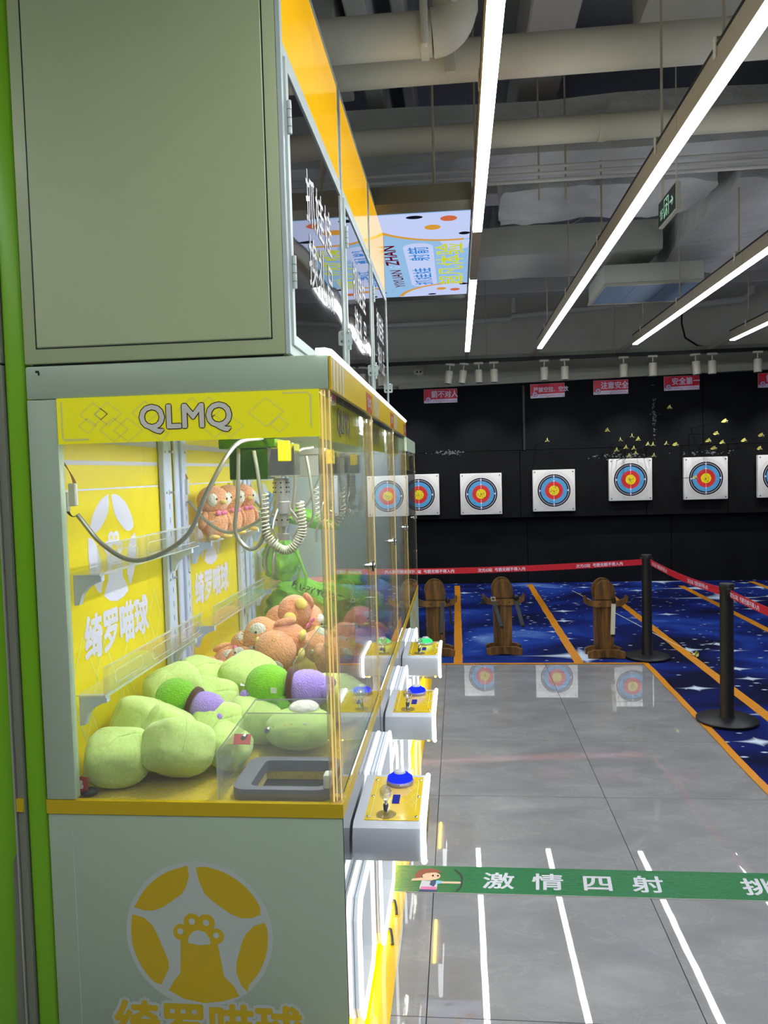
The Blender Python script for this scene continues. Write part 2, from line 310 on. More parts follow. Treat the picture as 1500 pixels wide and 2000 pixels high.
def obj(name, b, m, parent=None, loc=None, smooth=True, label=None, local=False, kind=None):
    """world-space mesh data; moved so the origin sits at parent's origin (or at loc)"""
    me = bpy.data.meshes.new(name); me.from_pydata(b.v, [], b.f); me.validate()
    bm = bmesh.new(); bm.from_mesh(me); bmesh.ops.recalc_face_normals(bm, faces=bm.faces[:]) if len(b.f) < 60000 else None; bm.to_mesh(me); bm.free()
    o = bpy.data.objects.new(name, me); COL.objects.link(o)
    if parent is not None:
        o.parent = parent
        if not local: me.transform(worldloc(parent).inverted())
    elif loc is not None:
        if not local: me.transform(Matrix.Translation(-Vector(loc)))
        o.location = loc
    if smooth:
        me.shade_smooth(); me.set_sharp_from_angle(angle=radians(35))
    me.materials.append(m if not isinstance(m, str) else M[m])
    if label: o['label'] = label
    if kind: o['kind'] = kind
    return o
def printed(name, b, m, parent, label=None, kind=None):
    """flat print: keep the given winding"""
    me = bpy.data.meshes.new(name); me.from_pydata(b.v, [], b.f); me.transform(worldloc(parent).inverted())
    o = bpy.data.objects.new(name, me); COL.objects.link(o); o.parent = parent; me.materials.append(M[m])
    if label: o['label'] = label
    if kind: o['kind'] = kind
    return o
def tag(o, label, cat, group=None):
    o['label'] = label; o['category'] = cat
    if group: o['group'] = group
    return o
def thing(name, label, cat, loc=(0, 0, 0), rot=(0, 0, 0), group=None, scale=1):
    o = bpy.data.objects.new(name, None); COL.objects.link(o); o.location = loc; o.rotation_euler = rot; o.scale = (scale,)*3; o.empty_display_size = .05
    return tag(o, label, cat, group)
def struct(name, b, m, loc=(0, 0, 0), smooth=False):
    o = obj(name, b, m, loc=loc, smooth=smooth); o['kind'] = 'structure'; return o
def dup(root, loc, rot, label, group=None, scale=None):
    r = root.copy(); COL.objects.link(r); r.location = loc; r.rotation_euler = rot; r['label'] = label
    if scale: r.scale = (scale,)*3
    if group: r['group'] = group
    for ch in list(root.children):
        c = ch.copy(); COL.objects.link(c); c.parent = r
        for g in list(ch.children): d = g.copy(); COL.objects.link(d); d.parent = c
    return r
# tile material: use position so that each tile continues differently
def _fix_tile():
    t = M['tile'].node_tree; g = t.nodes.new('ShaderNodeNewGeometry'); oi = t.nodes.new('ShaderNodeObjectInfo'); a = t.nodes.new('ShaderNodeVectorMath'); a.operation = 'MULTIPLY_ADD'
    a.inputs[1].default_value = (3.1, 1.7, 0); cb = t.nodes.new('ShaderNodeCombineXYZ')
    for i in range(3): t.links.new(oi.outputs['Random'], cb.inputs[i])
    a.inputs[1].default_value = (1, 1, 1); s5 = t.nodes.new('ShaderNodeVectorMath'); s5.operation = 'SCALE'; s5.inputs['Scale'].default_value = 9
    t.links.new(cb.outputs[0], s5.inputs[0]); t.links.new(g.outputs['Position'], a.inputs[0]); t.links.new(s5.outputs[0], a.inputs[2])
    for n in t.nodes:
        if n.type == 'MAPPING': t.links.new(a.outputs[0], n.inputs[0])
    for n in t.nodes:
        if n.type == 'TEX_NOISE' and n.inputs['Scale'].default_value == 5: t.links.new(g.outputs['Position'], n.inputs[0])
_fix_tile()

# ================================================================== SETTING
YW = 10.75
floor = struct('floor', B().box(-6, 7, -4.5, 11.2, -.14, -.012), 'grout')
TX = [-.128+.81*k for k in range(-4, 2)]+[1.482]; TY = [4.535+.78*k for k in range(-11, 3)]+[6.34]
tm = {}
for i in range(len(TX)-1):
    for j in range(len(TY)-1):
        w_, h_ = round(TX[i+1]-TX[i], 3), round(TY[j+1]-TY[j], 3)
        if (w_, h_) not in tm:
            o = obj('tile', B().box(.0015, w_-.0015, .0015, h_-.0015, -.012, 0), 'tile', floor, smooth=False, local=True); tm[(w_, h_)] = o
        else:
            o = tm[(w_, h_)].copy(); COL.objects.link(o)
        o.location = (TX[i], TY[j], 0)
obj('carpet', B().box(1.482, 7, -4.5, 6.34, -.012, .002).box(-6, 7, 6.34, 10.9, -.012, .002), 'carpet', floor, smooth=False)

wb = struct('wall_back', B().box(-3.6, 7, 10.95, 11.15, 0, 4.7), 'conc')
def slope(x): return .0165*max(0, x+.783)
def board(x0, x1, z0, z1, y0, y1, m_, top=0): obj('board', B().prism([(x0+.004, z0+.003), (x1-.004, z0+.003), (x1-.004, z1-.003+top*slope(x1)), (x0+.004, z1-.003+top*slope(x0))], 'y', y0, y1), m_, wb, smooth=False)
xs = [-3.6, -1.5, .92, 3.3, 5.2, 7]
for a, b_ in zip(xs, xs[1:]): board(a, b_, 1.86, 2.752, YW-.002, 10.949, 'wallblack', 1)
xs = [-3.6, -1.2, .857, 2.55, 3.62, 5.5, 7]
for a, b_ in zip(xs, xs[1:]): board(a, b_, .93, 1.86, YW-.012, 10.949, 'wallmid')
xs = [-3.6, -.9, .95, 2.9, 4.8, 7]
for a, b_ in zip(xs, xs[1:]): board(a, b_, .0, .93, YW+.1, 10.949, 'wallblack')
obj('gap_trim', B().box(.905, .935, YW-.03, YW-.003, 1.86, 2.74), 'black', wb)
# scuffs and chipped marks on the boards
def blot(x, z, w_, h_, n, y, seed):
    rnd = random.Random(seed); b_ = B()
    for _ in range(n):
        px_, pz = x+rnd.gauss(0, w_/2.4), z+rnd.gauss(0, h_/2.4); s = rnd.uniform(.004, .014); k = rnd.randint(5, 7)
        pl = [(px_+s*rnd.uniform(.4, 1.6)*cos(2*pi*i/k), pz+s*rnd.uniform(.3, 1.1)*sin(2*pi*i/k)) for i in range(k)]
        b_.flat(pl, (0, y, 0), (1, 0, 0), (0, 0, 1), .0008)
    o = printed('scuff', b_, 'scuff', wb, kind='stuff')
blot(-.14, 1.855, .3, .03, 60, YW-.013, 1); blot(2.66, 2.2, .03, .42, 50, YW-.003, 2); blot(2.66, 2.3, .05, .2, 20, YW-.003, 9)
blot(2.2, 1.74, .5, .05, 60, YW-.013, 3); blot(3.35, 1.75, .35, .03, 30, YW-.013, 4)
rnd = random.Random(5)
pb = B()
for _ in range(260):
    x, z = rnd.uniform(-.6, 4.2), rnd.uniform(1.62, 2.05); k = rnd.uniform(.003, .009)
    y = YW-.013 if z < 1.855 else YW-.003
    pb.flat(circ(x, z, k, 6), (0, y, 0), (1, 0, 0), (0, 0, 1), .0007)
printed('arrow_hole', pb, 'hole', wb, kind='stuff')
struct('wall_left', B().box(-3.8, -3.6, -4.5, 11.15, 0, 4.7), 'conc'); struct('wall_right', B().box(7, 7.2, -4.5, 11.15, 0, 4.7), 'conc')
ceil = struct('ceiling', B().box(-6, 7.2, -4.5, 11.2, 4.6, 4.75), 'slab')
def beam(x0, x1, y0, y1, z0, z1=4.6, m_='beam'): obj('beam', B().box(x0, x1, y0, y1, z0, z1, .01, 1), m_, ceil, smooth=False)
for x0, x1, z0 in ((-2.2, -1.5, 4.3), (-1.15, -.98, 4.15), (-.56, -.44, 4.12), (-.33, -.25, 4.3), (.46, .74, 4.16), (2.9, 3.2, 4.2), (4.4, 4.7, 4.2)): beam(x0, x1, -4.5, 10.95, z0)
beam(-3.6, 7, 6.95, 7.25, 4.02); beam(-3.6, 7, 10.3, 10.6, 3.9); beam(-3.6, 7, -1, -.6, 4.0)
obj('ceiling_panel', B().box(-1.45, -.62, 4.3, 5.15, 4.05, 4.5, .01, 1), 'beam', ceil, smooth=False)
struct('trim_1', B().prism([(-.783, 2.745), (6.99, 2.745+slope(6.99)), (6.99, 2.83+slope(6.99)), (-.783, 2.83)], 'y', YW-.1, YW+.19), 'trimmetal')
struct('trim_2', B().box(-3.6, -.783, YW+.02, YW+.19, 2.66, 2.73, .006, 1), 'trimmetal')

# orange tapes
def tape(x0, y0, x1, y1, w_, lab, z=.003):
    d = Vector((x1-x0, y1-y0, 0)); n = max(2, int(d.length/.12)); q = Vector((-d.y, d.x, 0)).normalized()*w_/2; b_ = B(); rr = random.Random(int(x0*100)); vs = []
    for i in range(n+1):
        p = Vector((x0, y0, 0))+d*i/n; j = rr.uniform(-.003, .003); vs += [p+q+Vector((j, j, z+.002)), p-q+Vector((j, j, z+.002+rr.uniform(0, .002))), p-q+Vector((j, j, z)), p+q+Vector((j, j, z))]
    fs = [(4*i+a, 4*i+(a+1) % 4, 4*i+4+(a+1) % 4, 4*i+4+a) for i in range(n) for a in range(4)]+[(0, 1, 2, 3), tuple(4*n+a for a in (3, 2, 1, 0))]
    b_.add([v-Vector((x0, y0, 0)) for v in vs], fs)
    return tag(obj('floor_tape', b_, 'orange', loc=(x0, y0, 0), local=True, smooth=False), lab, 'tape', 'orange tape lines on the floor')
tape(-.32, 6.345, 1.49, 6.345, .035, 'orange tape strip where grey tiles meet blue carpet across the room')
tape(1.49, 6.35, 1.47, .6, .045, 'orange tape strip running along the side edge of the grey tiles beside the stanchion bases')
tape(-.03, 6.37, -.04, 10.65, .075, 'first orange lane line, beside the wooden stand that is partly behind the machines')
tape(.96, 6.37, .955, 10.7, .075, 'orange lane line between the two wooden stands seen whole')
tape(1.96, 1.5, 1.86, 9.6, .075, 'orange lane line passing behind both black stanchions')
tape(2.95, 3.0, 2.9, 10.4, .075, 'orange lane line beyond the stanchions under the sloping red belt')
tape(3.95, 3.0, 3.9, 10.7, .075, 'outermost orange lane line, a short piece near the black wall')
def white_thread():
    b_ = B().tube([(.0, 0, .004), (.18, -1.2, .004), (.42, -2.9, .004), (.52, -3.5, .004)], .004, 6)
    tag(obj('white_string', b_, 'strapw', loc=(1.02+.43, 10.1, 0), local=True), 'thin white cord lying across the blue carpet behind the third wooden stand', 'string')
white_thread()

# ================================================================== CEILING THINGS
def topz(x, y):
    z = 4.6
    for x0, x1, y0, y1, zz in ((-3.4, 6.9, 5.15, 5.75, 3.63), (.35, 2.0, 5.8, 6.65, 3.6), (2.02, 4.6, 5.8, 8.6, 3.6), (1.06, 2.3, 1.6, 4.7, 4.05), (-.9, 2.0, 7.5, 8.4, 3.62), (-3.6, 7, 6.95, 7.25, 4.02), (-3.6, 7, 3.88, 4.08, 3.58), (-3.6, 7, 4.74, 4.9, 3.57), (.46, .74, -4, 11, 4.16), (2.9, 3.2, -4, 11, 4.2), (-.56, -.44, -4, 11, 4.12), (-1.15, -.98, -4, 11, 4.15), (-.33, -.25, -4, 11, 4.3), (-3.4, 0, 3.4, 3.65, 3.46)):
        if x0 <= x <= x1 and y0 <= y <= y1: z = min(z, zz)
    return z
def light_line(X, y0, y1, lab, off=(), z=3.0, hang=()):
    t = thing('linear_light', lab, 'ceiling light', (X, (y0+y1)/2, z), group='suspended strip lights'); L = 1.15; y = y1; k = 0
    while y > y0:
        a = max(y0, y-L)
        obj('housing', B().box(X-.028, X+.028, a+.002, y-.002, z+.012, z+.105), 'house', t, smooth=False)
        obj('diffuser', B().box(X-.026, X+.026, a+.004, y-.004, z, z+.0119), 'house' if k in off else 'strip', t, smooth=False, label='unlit section' if k in off else None)
        y -= L; k += 1
    for h in hang:
        b_ = B().cyl((X, h, z+.14), (X, h, topz(X, h)), .006, 8)
        obj('hanging_rod', b_, 'house', t)
        b2 = B(); b2.prism([(X-.034, z+.07), (X-.034, z+.145), (X+.034, z+.145), (X+.034, z+.07), (X+.029, z+.07), (X+.029, z+.14), (X-.029, z+.14), (X-.029, z+.07)], 'y', h-.014, h+.014); obj('bracket', b2, 'pipe', t)
    obj('top_rail', B().box(X-.03, X+.03, y0, y1, z+.105, z+.118), 'black', t, smooth=False)
    obj('end_arm', B().box(X-.02, X+.02, y1, 10.0, z+.02, z+.07), 'house', t, smooth=False)
    return t
hg = (2.95, 3.79, 5.3, 6.8, 8.4)
light_line(.145, -1.5, 9.2, 'strip light in front of the blue ceiling screen, with one unlit section', off=(3,), hang=(3.05, 4.7, 6.4, 8.2))
light_line(.985, -1.5, 9.2, 'long strip light passing the green exit sign', hang=hg)
light_line(2.07, -1.5, 9.2, 'strip light beside the blue air grille', hang=(4.4, 5.9, 7.4, 8.8))
light_line(3.15, -1.5, 9.2, 'outermost strip light, showing only its short far end', hang=(7.0, 8.7))
light_line(-2.3, -1.5, 9.2, 'strip light hidden behind the tall boxes')
tr = thing('lighting_track', 'long dark ceiling track carrying small white spotlights above the black wall', 'track', (1.6, 10.0, 2.98))
obj('rail', B().box(-3, 6.9, 9.96, 10.04, 2.98, 3.02), 'black', tr, smooth=False); obj('upper_channel', B().box(-3, 6.9, 10.06, 10.12, 3.02, 3.08), 'trimmetal', tr, smooth=False)
for x in (-1.5, .4, 2.0, 3.9): obj('hanging_rod', B().cyl((x, 10.0, 3.02), (x, 10.0, 4.6), .006, 6), 'house', tr)
def spot():
    t = thing('track_spotlight', 'x', 'spotlight', (0, 0, 0), group='spotlights on the ceiling track')
    obj('body', B().lathe([(.043, -.165), (.048, -.16), (.048, -.01), (.044, 0)], n=20), 'pipe', t); obj('lens', B().lathe([(.036, -.168), (.036, -.164)], n=16), 'dark', t)
    obj('top_cap', B().lathe([(.04, 0), (.04, .004)], n=16), 'black', t); obj('arm', B().cyl((0, 0, 0), (0, 0, .07), .008, 8), 'pipe', t); obj('adapter', B().box(-.06, .06, -.016, .016, .07, .098, .004, 1), 'pipe', t)
    return t
s0 = spot(); pos = [-.077, .1, .296, .491, 1.124, 1.38, 2.109, 2.466, 2.987, 3.185, 3.729]
labs = ['tilted spotlight at the free end of the track, the very first', 'second spotlight from the track end, tilted', 'third spotlight from the track end, upright', 'fourth spotlight from the track end, just past the cream trim clip',
        'spotlight above the beginning of the sign with five characters', 'spotlight above the end of the sign with five characters', 'single upright spotlight above the sign before the scratch', 'single upright spotlight between that sign and the sign over the scratch', 'slightly tilted spotlight of the pair above the sign over the scratch', 'upright spotlight of the pair above the sign over the scratch', 'spotlight above the sign that the frame cuts off']
for i, (x, l) in enumerate(zip(pos, labs)):
    r_ = (0, radians(8), 0) if i in (0, 1) else ((0, radians(-5), 0) if i == 8 else (0, 0, 0))
    if i == 0: s0.location = (x, 10.0, 2.885); s0.rotation_euler = r_; s0['label'] = l
    else: dup(s0, (x, 10.0, 2.885), r_, l)
for i, x in enumerate((-.6, .3, 1.3, 2.3, 3.3, 4.3)):
    ld = bpy.data.lights.new('track_lamp', 'SPOT'); ld.energy = SPOT_W; ld.spot_size = radians(85); ld.spot_blend = .9; ld.shadow_soft_size = .03; ld.color = (.93, .95, 1)
    lo = bpy.data.objects.new('track_lamp', ld); COL.objects.link(lo); lo.location = (x, 10.0, 2.7); lo.rotation_euler = (radians(24), 0, 0)

def pipe_x(name, lab, y, z, r, x0, x1, m_='pipe', cat='pipe', collars=()):
    t = thing(name, lab, cat, ((x0+x1)/2, y, z)); obj('tube', B().cyl((x0, y, z), (x1, y, z), r, 28), m_, t)
    for c in collars: obj('collar', B().cyl((c-.02, y, z), (c+.02, y, z), r*1.06, 28), m_, t)
    return t
p1 = thing('elbow_pipe', 'thick cream pipe ending in an upturned elbow above the yellow box panels', 'pipe', (-.3, 3.52, 3.55))
yb, zb_, rb = 3.52, 3.55, .092
obj('tube', B().cyl((-3.4, yb, zb_), (-.07, yb, zb_), rb, 28), 'pipe', p1)
arc = [(-.07+.1*sin(a), yb, zb_+.1-.1*cos(a)) for a in [i*pi/2/10 for i in range(11)]]
obj('elbow', B().tube(arc, rb*1.07, 28), 'pipe', p1); obj('riser', B().cyl((.03, yb, zb_+.1), (.03, yb, 4.595), rb*.93, 28), 'pipe', p1)
for zc in (zb_+.1, zb_+.36):
    obj('clamp', B().cyl((.03, yb, zc-.018), (.03, yb, zc+.018), rb*1.13, 28), 'pipe', p1)
    obj('bolt', B().cyl((.03, yb-rb*1.2, zc-.03), (.03, yb-rb*1.2, zc+.03), .012, 8).box(-.005, .065, yb-rb*1.3, yb-rb*1.05, zc-.012, zc+.012), 'pipe', p1)
obj('coupling', B().cyl((-.12, yb, zb_), (-.085, yb, zb_), rb*1.12, 28).box(-.12, -.085, yb-.12, yb-.08, zb_-.105, zb_+.105, .012), 'pipe', p1)
pipe_x('wide_pipe', 'wide cream pipe crossing the ceiling just behind the elbow', 3.98, 3.66, .098, -3.4, 6.9, collars=(2.6,))
pipe_x('middle_pipe', 'slimmer cream pipe crossing the ceiling in front of the foil duct', 4.82, 3.64, .076, -3.4, 6.9, collars=(.9,))
t = thing('pipe_hanger', 'small cream strap hanger holding the wide pipe below the elbow', 'bracket', (.01, 3.95, 3.5)); obj('strap', B().box(-.02, .035, 3.86, 3.885, 3.55, 3.85, .003, 1), 'pipe', t); obj('rod', B().cyl((.0, 3.98, 3.765), (.0, 3.98, 4.6), .007, 8), 'pipe', t)
for y, z, x in ((5.0, 3.5, 6.9), (4.98, 3.45, 6.9), (4.96, 3.40, 6.9)):
    pipe_x('conduit', 'thin grey conduit, %s of the three running in front of the foil duct' % {3.5: 'top one', 3.45: 'middle one', 3.40: 'lowest one'}[z], y, z, .011, -3.4, x, 'beam', 'conduit')
def foilbox(name, lab, x0, x1, y0, y1, z0, z1, m_='foil', amp=.03, group=None, seed=0):
    bm = bmesh.new(); bmesh.ops.create_cube(bm, size=1)
    for v in bm.verts: v.co = Vector(((x0+x1)/2+v.co.x*(x1-x0), (y0+y1)/2+v.co.y*(y1-y0), (z0+z1)/2+v.co.z*(z1-z0)))
    bmesh.ops.subdivide_edges(bm, edges=bm.edges[:], cuts=22, use_grid_fill=True)
    for v in bm.verts:
        n_ = noise.noise_vector(v.co*2.3+Vector((seed, 0, 0)))*amp+noise.noise_vector(v.co*7+Vector((seed, 3, 0)))*amp*.4; v.co += n_
    b_ = B(); bm.verts.index_update(); b_.add([v.co[:] for v in bm.verts], [[v.index for v in f.verts] for f in bm.faces]); bm.free()
    return tag(obj(name, b_, m_, loc=((x0+x1)/2, (y0+y1)/2, z0)), lab, 'duct', group)
foilbox('foil_duct', 'long duct wrapped in crumpled silver foil crossing the ceiling behind the thin conduits', -3.4, 6.9, 5.18, 5.72, 3.66, 4.0, amp=.03)
foilbox('foil_duct', 'broad foil wrapped duct with sagging loose wrapping above the exit sign', .38, 1.93, 5.84, 6.65, 3.66, 3.95, amp=.05, seed=3)
foilbox('foil_duct', 'wide foil wrapped duct between the exit sign and the air grille', 2.08, 4.6, 5.84, 8.6, 3.64, 3.95, amp=.04, seed=5)
foilbox('wrapped_duct', 'large grey duct along the ceiling above the outer strip lights', 1.06, 2.3, 1.6, 4.7, 4.07, 4.5, 'duct', .02, seed=8)
foilbox('wrapped_duct', 'plain grey duct crossing between the blue screen and the concrete wall', -.9, 1.95, 7.5, 8.4, 3.63, 3.9, 'duct', .01, seed=9)
ac = thing('air_unit', 'ceiling air unit with a flat blue grille underneath', 'air conditioner', (1.87, 7.92, 3.3))
obj('case', B().box(1.41, 2.32, 7.5, 8.35, 3.32, 3.5, .01), 'duct', ac); obj('rim', B().prism([[(1.40, 7.49), (2.33, 7.49), (2.33, 8.36), (1.40, 8.36)], [(1.43, 7.52), (1.43, 8.33), (2.30, 8.33), (2.30, 7.52)]], 'z', 3.3, 3.32), 'trimmetal', ac, smooth=False)
for k in range(3): obj('grille_panel', B().box(1.432+k*.291, 1.432+k*.291+.285, 7.522, 8.328, 3.306, 3.318), 'acblue', ac, smooth=False)
for k in range(24): pass
t = thing('wall_pipe', 'white pipe with elbows running along the concrete wall above the track', 'pipe', (1, 10.6, 3.62))
obj('tube', B().tube([(-3.4, 10.6, 3.6), (.75, 10.6, 3.62), (.78, 10.6, 3.66), (2.3, 10.6, 3.74)], .035, 12), 'beam', t); obj('branch', B().tube([(.8, 10.6, 3.7), (.8, 10.6, 4.0)], .03, 12), 'beam', t)
t = thing('wall_pipe', 'white pipe bending upward beside the black cable on the concrete wall', 'pipe', (3.6, 10.6, 3.6))
obj('tube', B().tube([(2.9, 10.6, 3.68), (3.75, 10.6, 3.74), (3.88, 10.6, 3.82), (3.9, 10.6, 4.3)], .05, 12), 'beam', t)
tag(obj('black_cable', B().tube([(2.97, 10.5, 3.75), (2.96, 10.5, 3.45), (2.99, 10.45, 3.25), (3.1, 10.3, 3.12), (3.2, 10.1, 3.06)], .012, 8), 'black', loc=(3, 10.5, 3.7)), 'black cable looping down from the wall pipe to the lighting track', 'cable')
tag(obj('brace_bar', B().tube([(.78, 9.0, 4.05), (1.75, 8.9, 4.55)], .014, 8), 'pipe', loc=(1, 9, 4.2)), 'thin pale brace bar slanting up behind the sagging foil', 'bar')
tag(obj('cable_tray', B().box(.62, 3.2, 2.62, 2.72, 3.62, 3.68), 'house', loc=(1.8, 2.67, 3.65), smooth=False), 'pale cable tray crossing at the very top between the strip lights', 'tray')
for x, y, l in ((.72, 5.05, 'thin ceiling rod hanging through the gap behind the second strip light'), (.55, 5.02, 'thin ceiling rod holding the conduits near the first strip light'), (1.99, 8.3, 'thin rod holding the plain duct beside the air unit')):
    tag(obj('ceiling_rod', B().cyl((x, y, 3.3 if y < 6 else 3.45), (x, y, topz(x, y) if y < 6 else 4.6), .006, 6), 'house', loc=(x, y, topz(x, y))), l, 'rod')
tag(obj('white_globe', B().ell((2.62, 4.98, 3.36), (.1, .1, .12)), 'pipe', loc=(2.62, 5.05, 3.62)), 'white rounded fitting hanging at the outer edge beside the conduits', 'fitting')
cc = thing('dome_camera', 'small round security camera on the wall near the tall boxes', 'camera', (-.5, 10.62, 2.98))
obj('mount', B().box(-.56, -.44, 10.62, 10.949, 3.02, 3.06, .005), 'pipe', cc); obj('shell', B().ell((-.5, 10.62, 2.98), (.075, .075, .07)), 'pipe', cc)
for dx in (-.02, .025): obj('lens', B().ell((-.5+dx, 10.552, 2.96), (.014, .01, .014)), 'black', cc)

# ---- the ceiling screen
sx0, sx1, sy0, sy1, sz = -1.05, .108, 4.52, 6.62, 3.1
scn = thing('overhead_screen', 'bright blue rectangular display facing down from the ceiling with cartoon faces and vertical writing', 'screen', ((sx0+sx1)/2, (sy0+sy1)/2, sz))
obj('housing', B().box(sx0-.16, sx1+.0015, sy0-.17, sy1+.18, sz+.004, sz+.1), 'bezel', scn, smooth=False)
obj('display', B().box(sx0, sx1, sy0, sy1, sz, sz+.0039), 'scr', scn, smooth=False)
for x, y in ((-.95, 4.6), (-.1, 4.6), (-.95, 6.72), (-.1, 6.72)): obj('hanging_rod', B().cyl((x, y, sz+.1), (x, y, topz(x, y)), .008, 6), 'house', scn)
O = (0, 0, sz); UX = (0, -1, 0); UY = (-1, 0, 0)   # text coords: u=-y, v=-x
def clipr(pts): return [(min(max(u, -sy1), -sy0), min(max(v, -sx1), -sx0)) for u, v in pts]
def face_(u0, v0, s, sd):
    printed('cartoon_face', B().flat(clipr(circ(u0, v0, .56*s, 64)), O, UX, UY, .0006), 'scrw', scn)
    R_ = [(u0+.56*s*cos(a), v0+.56*s*sin(a)) for a in [i*2*pi/96 for i in range(96)]]; run = []
    b_ = B()
    for q in R_+R_[:1]:
        if -sy1+.01 < q[0] < -sy0-.01 and -sx1+.01 < q[1] < -sx0-.01: run.append(q)
        else:
            if len(run) > 2: b_.ribbon(run, .035, O, UX, UY, .0012)
            run = []
    if len(run) > 2: b_.ribbon(run, .035, O, UX, UY, .0012)
    printed('face_outline', b_, 'scro', scn)
for u, v, rx, ry, mt, nm in ((-4.58, .22, .03, .05, 'scrk', 'printed_eye'), (-4.93, -.075, .03, .035, 'scrk', 'printed_eye'), (-4.78, .12, .05, .05, 'scro', 'printed_nose'), (-4.63, .02, .05, .05, 'scrc', 'printed_nose'),
                       (-6.56, .18, .025, .035, 'scrk', 'printed_eye'), (-6.25, -.08, .03, .035, 'scrk', 'printed_eye'), (-6.38, .1, .045, .04, 'scro', 'printed_nose'), (-6.43, -.01, .045, .04, 'scrc', 'printed_nose')):
    printed(nm, B().flat(circ(u, v, rx, 20, ry=ry), O, UX, UY, .0018), mt, scn)
face_(-4.5, .0, 1.0, 1); face_(-6.68, -.02, .84, 1)
for pl in ([(-4.54, .5), (-4.54, .82), (-4.74, .85), (-4.78, .6), (-4.7, .45)], [(-5.0, .1), (-5.22, .05), (-5.32, -.03), (-5.25, -.1), (-5.08, -.11)]):
    printed('pale_patch', B().flat(pl, O, UX, UY, .0004), 'scrw', scn)
printed('screen_text', text_b('YIYUAN', .125, (0, 5.86, sz), UX, UY, .001, bold=.012, sx=.85).flat([(0, 0), (0, .001), (.001, 0)], O, UX, UY), 'scrr', scn)
for c in scn.children: pass
def stext(s, size, u, v, m_, bold=.015, sx=1, sp=1): printed('screen_text', text_b(s, size, (-v, -u, sz), UX, UY, .0016 if m_ != 'scry' else .0022, bold=bold, center=True, sx=sx, spacing=sp), m_, scn)
bpy.data.objects.remove([c for c in scn.children if c.name.startswith('screen_text')][0])
stext('YIYUAN', .115, -6.0, .385, 'scrr', .012, 1.3); stext('G', .1, -5.66, .385, 'scrw', .0); stext('ZHAN', .13, -5.36, .385, 'scrr', .02, 1.35)
stext('次元G站', .3, -5.85, .58, 'scrr', .02, 1.25)
printed('screen_label', B().flat([(q[0], q[1]) for q in rrect(-6.28, -5.1, .13, .33, .09)], O, UX, UY, .0008), 'scrw', scn)
stext('抓娃娃', .15, -5.97, .175, 'scrb', .012, 1.15); stext('射箭', .15, -5.35, .175, 'scrb', .012, 1.15)
stext('超凡体验', .2, -5.69, -.055, 'scrw', .03, 1.4); stext('超凡体验', .2, -5.69, -.055, 'scry', .012, 1.4)

# ---- exit sign
ex = thing('exit_sign', 'green running man exit sign hanging beside the second strip light', 'sign', (1.35, 5.1, 3.16))
obj('case', B().box(1.352, 1.382, 4.9, 5.3, 3.16, 3.325, .003, 1), 'trimmetal', ex); obj('face', B().box(1.349, 1.3519, 4.908, 5.292, 3.168, 3.317), 'exitk', ex, smooth=False)
obj('hanger', B().cyl((1.367, 4.937, 3.325), (1.367, 4.937, 4.6), .004, 6), 'pipe', ex); obj('hanger', B().box(1.36, 1.374, 5.24, 5.26, 3.325, 3.64), 'pipe', ex)
# face looks to -X: reader's right is -Y
EU, EV, EO = (0, -1, 0), (0, 0, 1), (1.349, 5.3, 3.16)
b_ = B(); b_.ribbon([(.15, .02), (.15, .135), (.25, .135), (.25, .02)], .009, EO, EU, EV, .0006)
b_.ribbon([(.155, .03), (.185, .05), (.2, .075), (.205, .1)], .014, EO, EU, EV, .0008); b_.ribbon([(.2, .075), (.215, .05), (.205, .025)], .012, EO, EU, EV, .0008); b_.ribbon([(.175, .09), (.205, .1), (.235, .08)], .008, EO, EU, EV, .0008)
b_.flat(circ(.212, .12, .009, 12), EO, EU, EV, .0008); b_.ribbon([(.275, .08), (.345, .08)], .012, EO, EU, EV, .0008); b_.ribbon([(.32, .105), (.347, .08), (.32, .055)], .012, EO, EU, EV, .0009)
printed('pictogram', b_, 'exitg', ex); printed('sign_text', text_b('出口', .04, (1.349, 5.3-.09, 3.225), EU, EV, .0008, bold=.01), 'exitg', ex); printed('sign_text', text_b('EXIT', .03, (1.349, 5.3-.09, 3.195), EU, EV, .0008, bold=.01), 'exitg', ex)

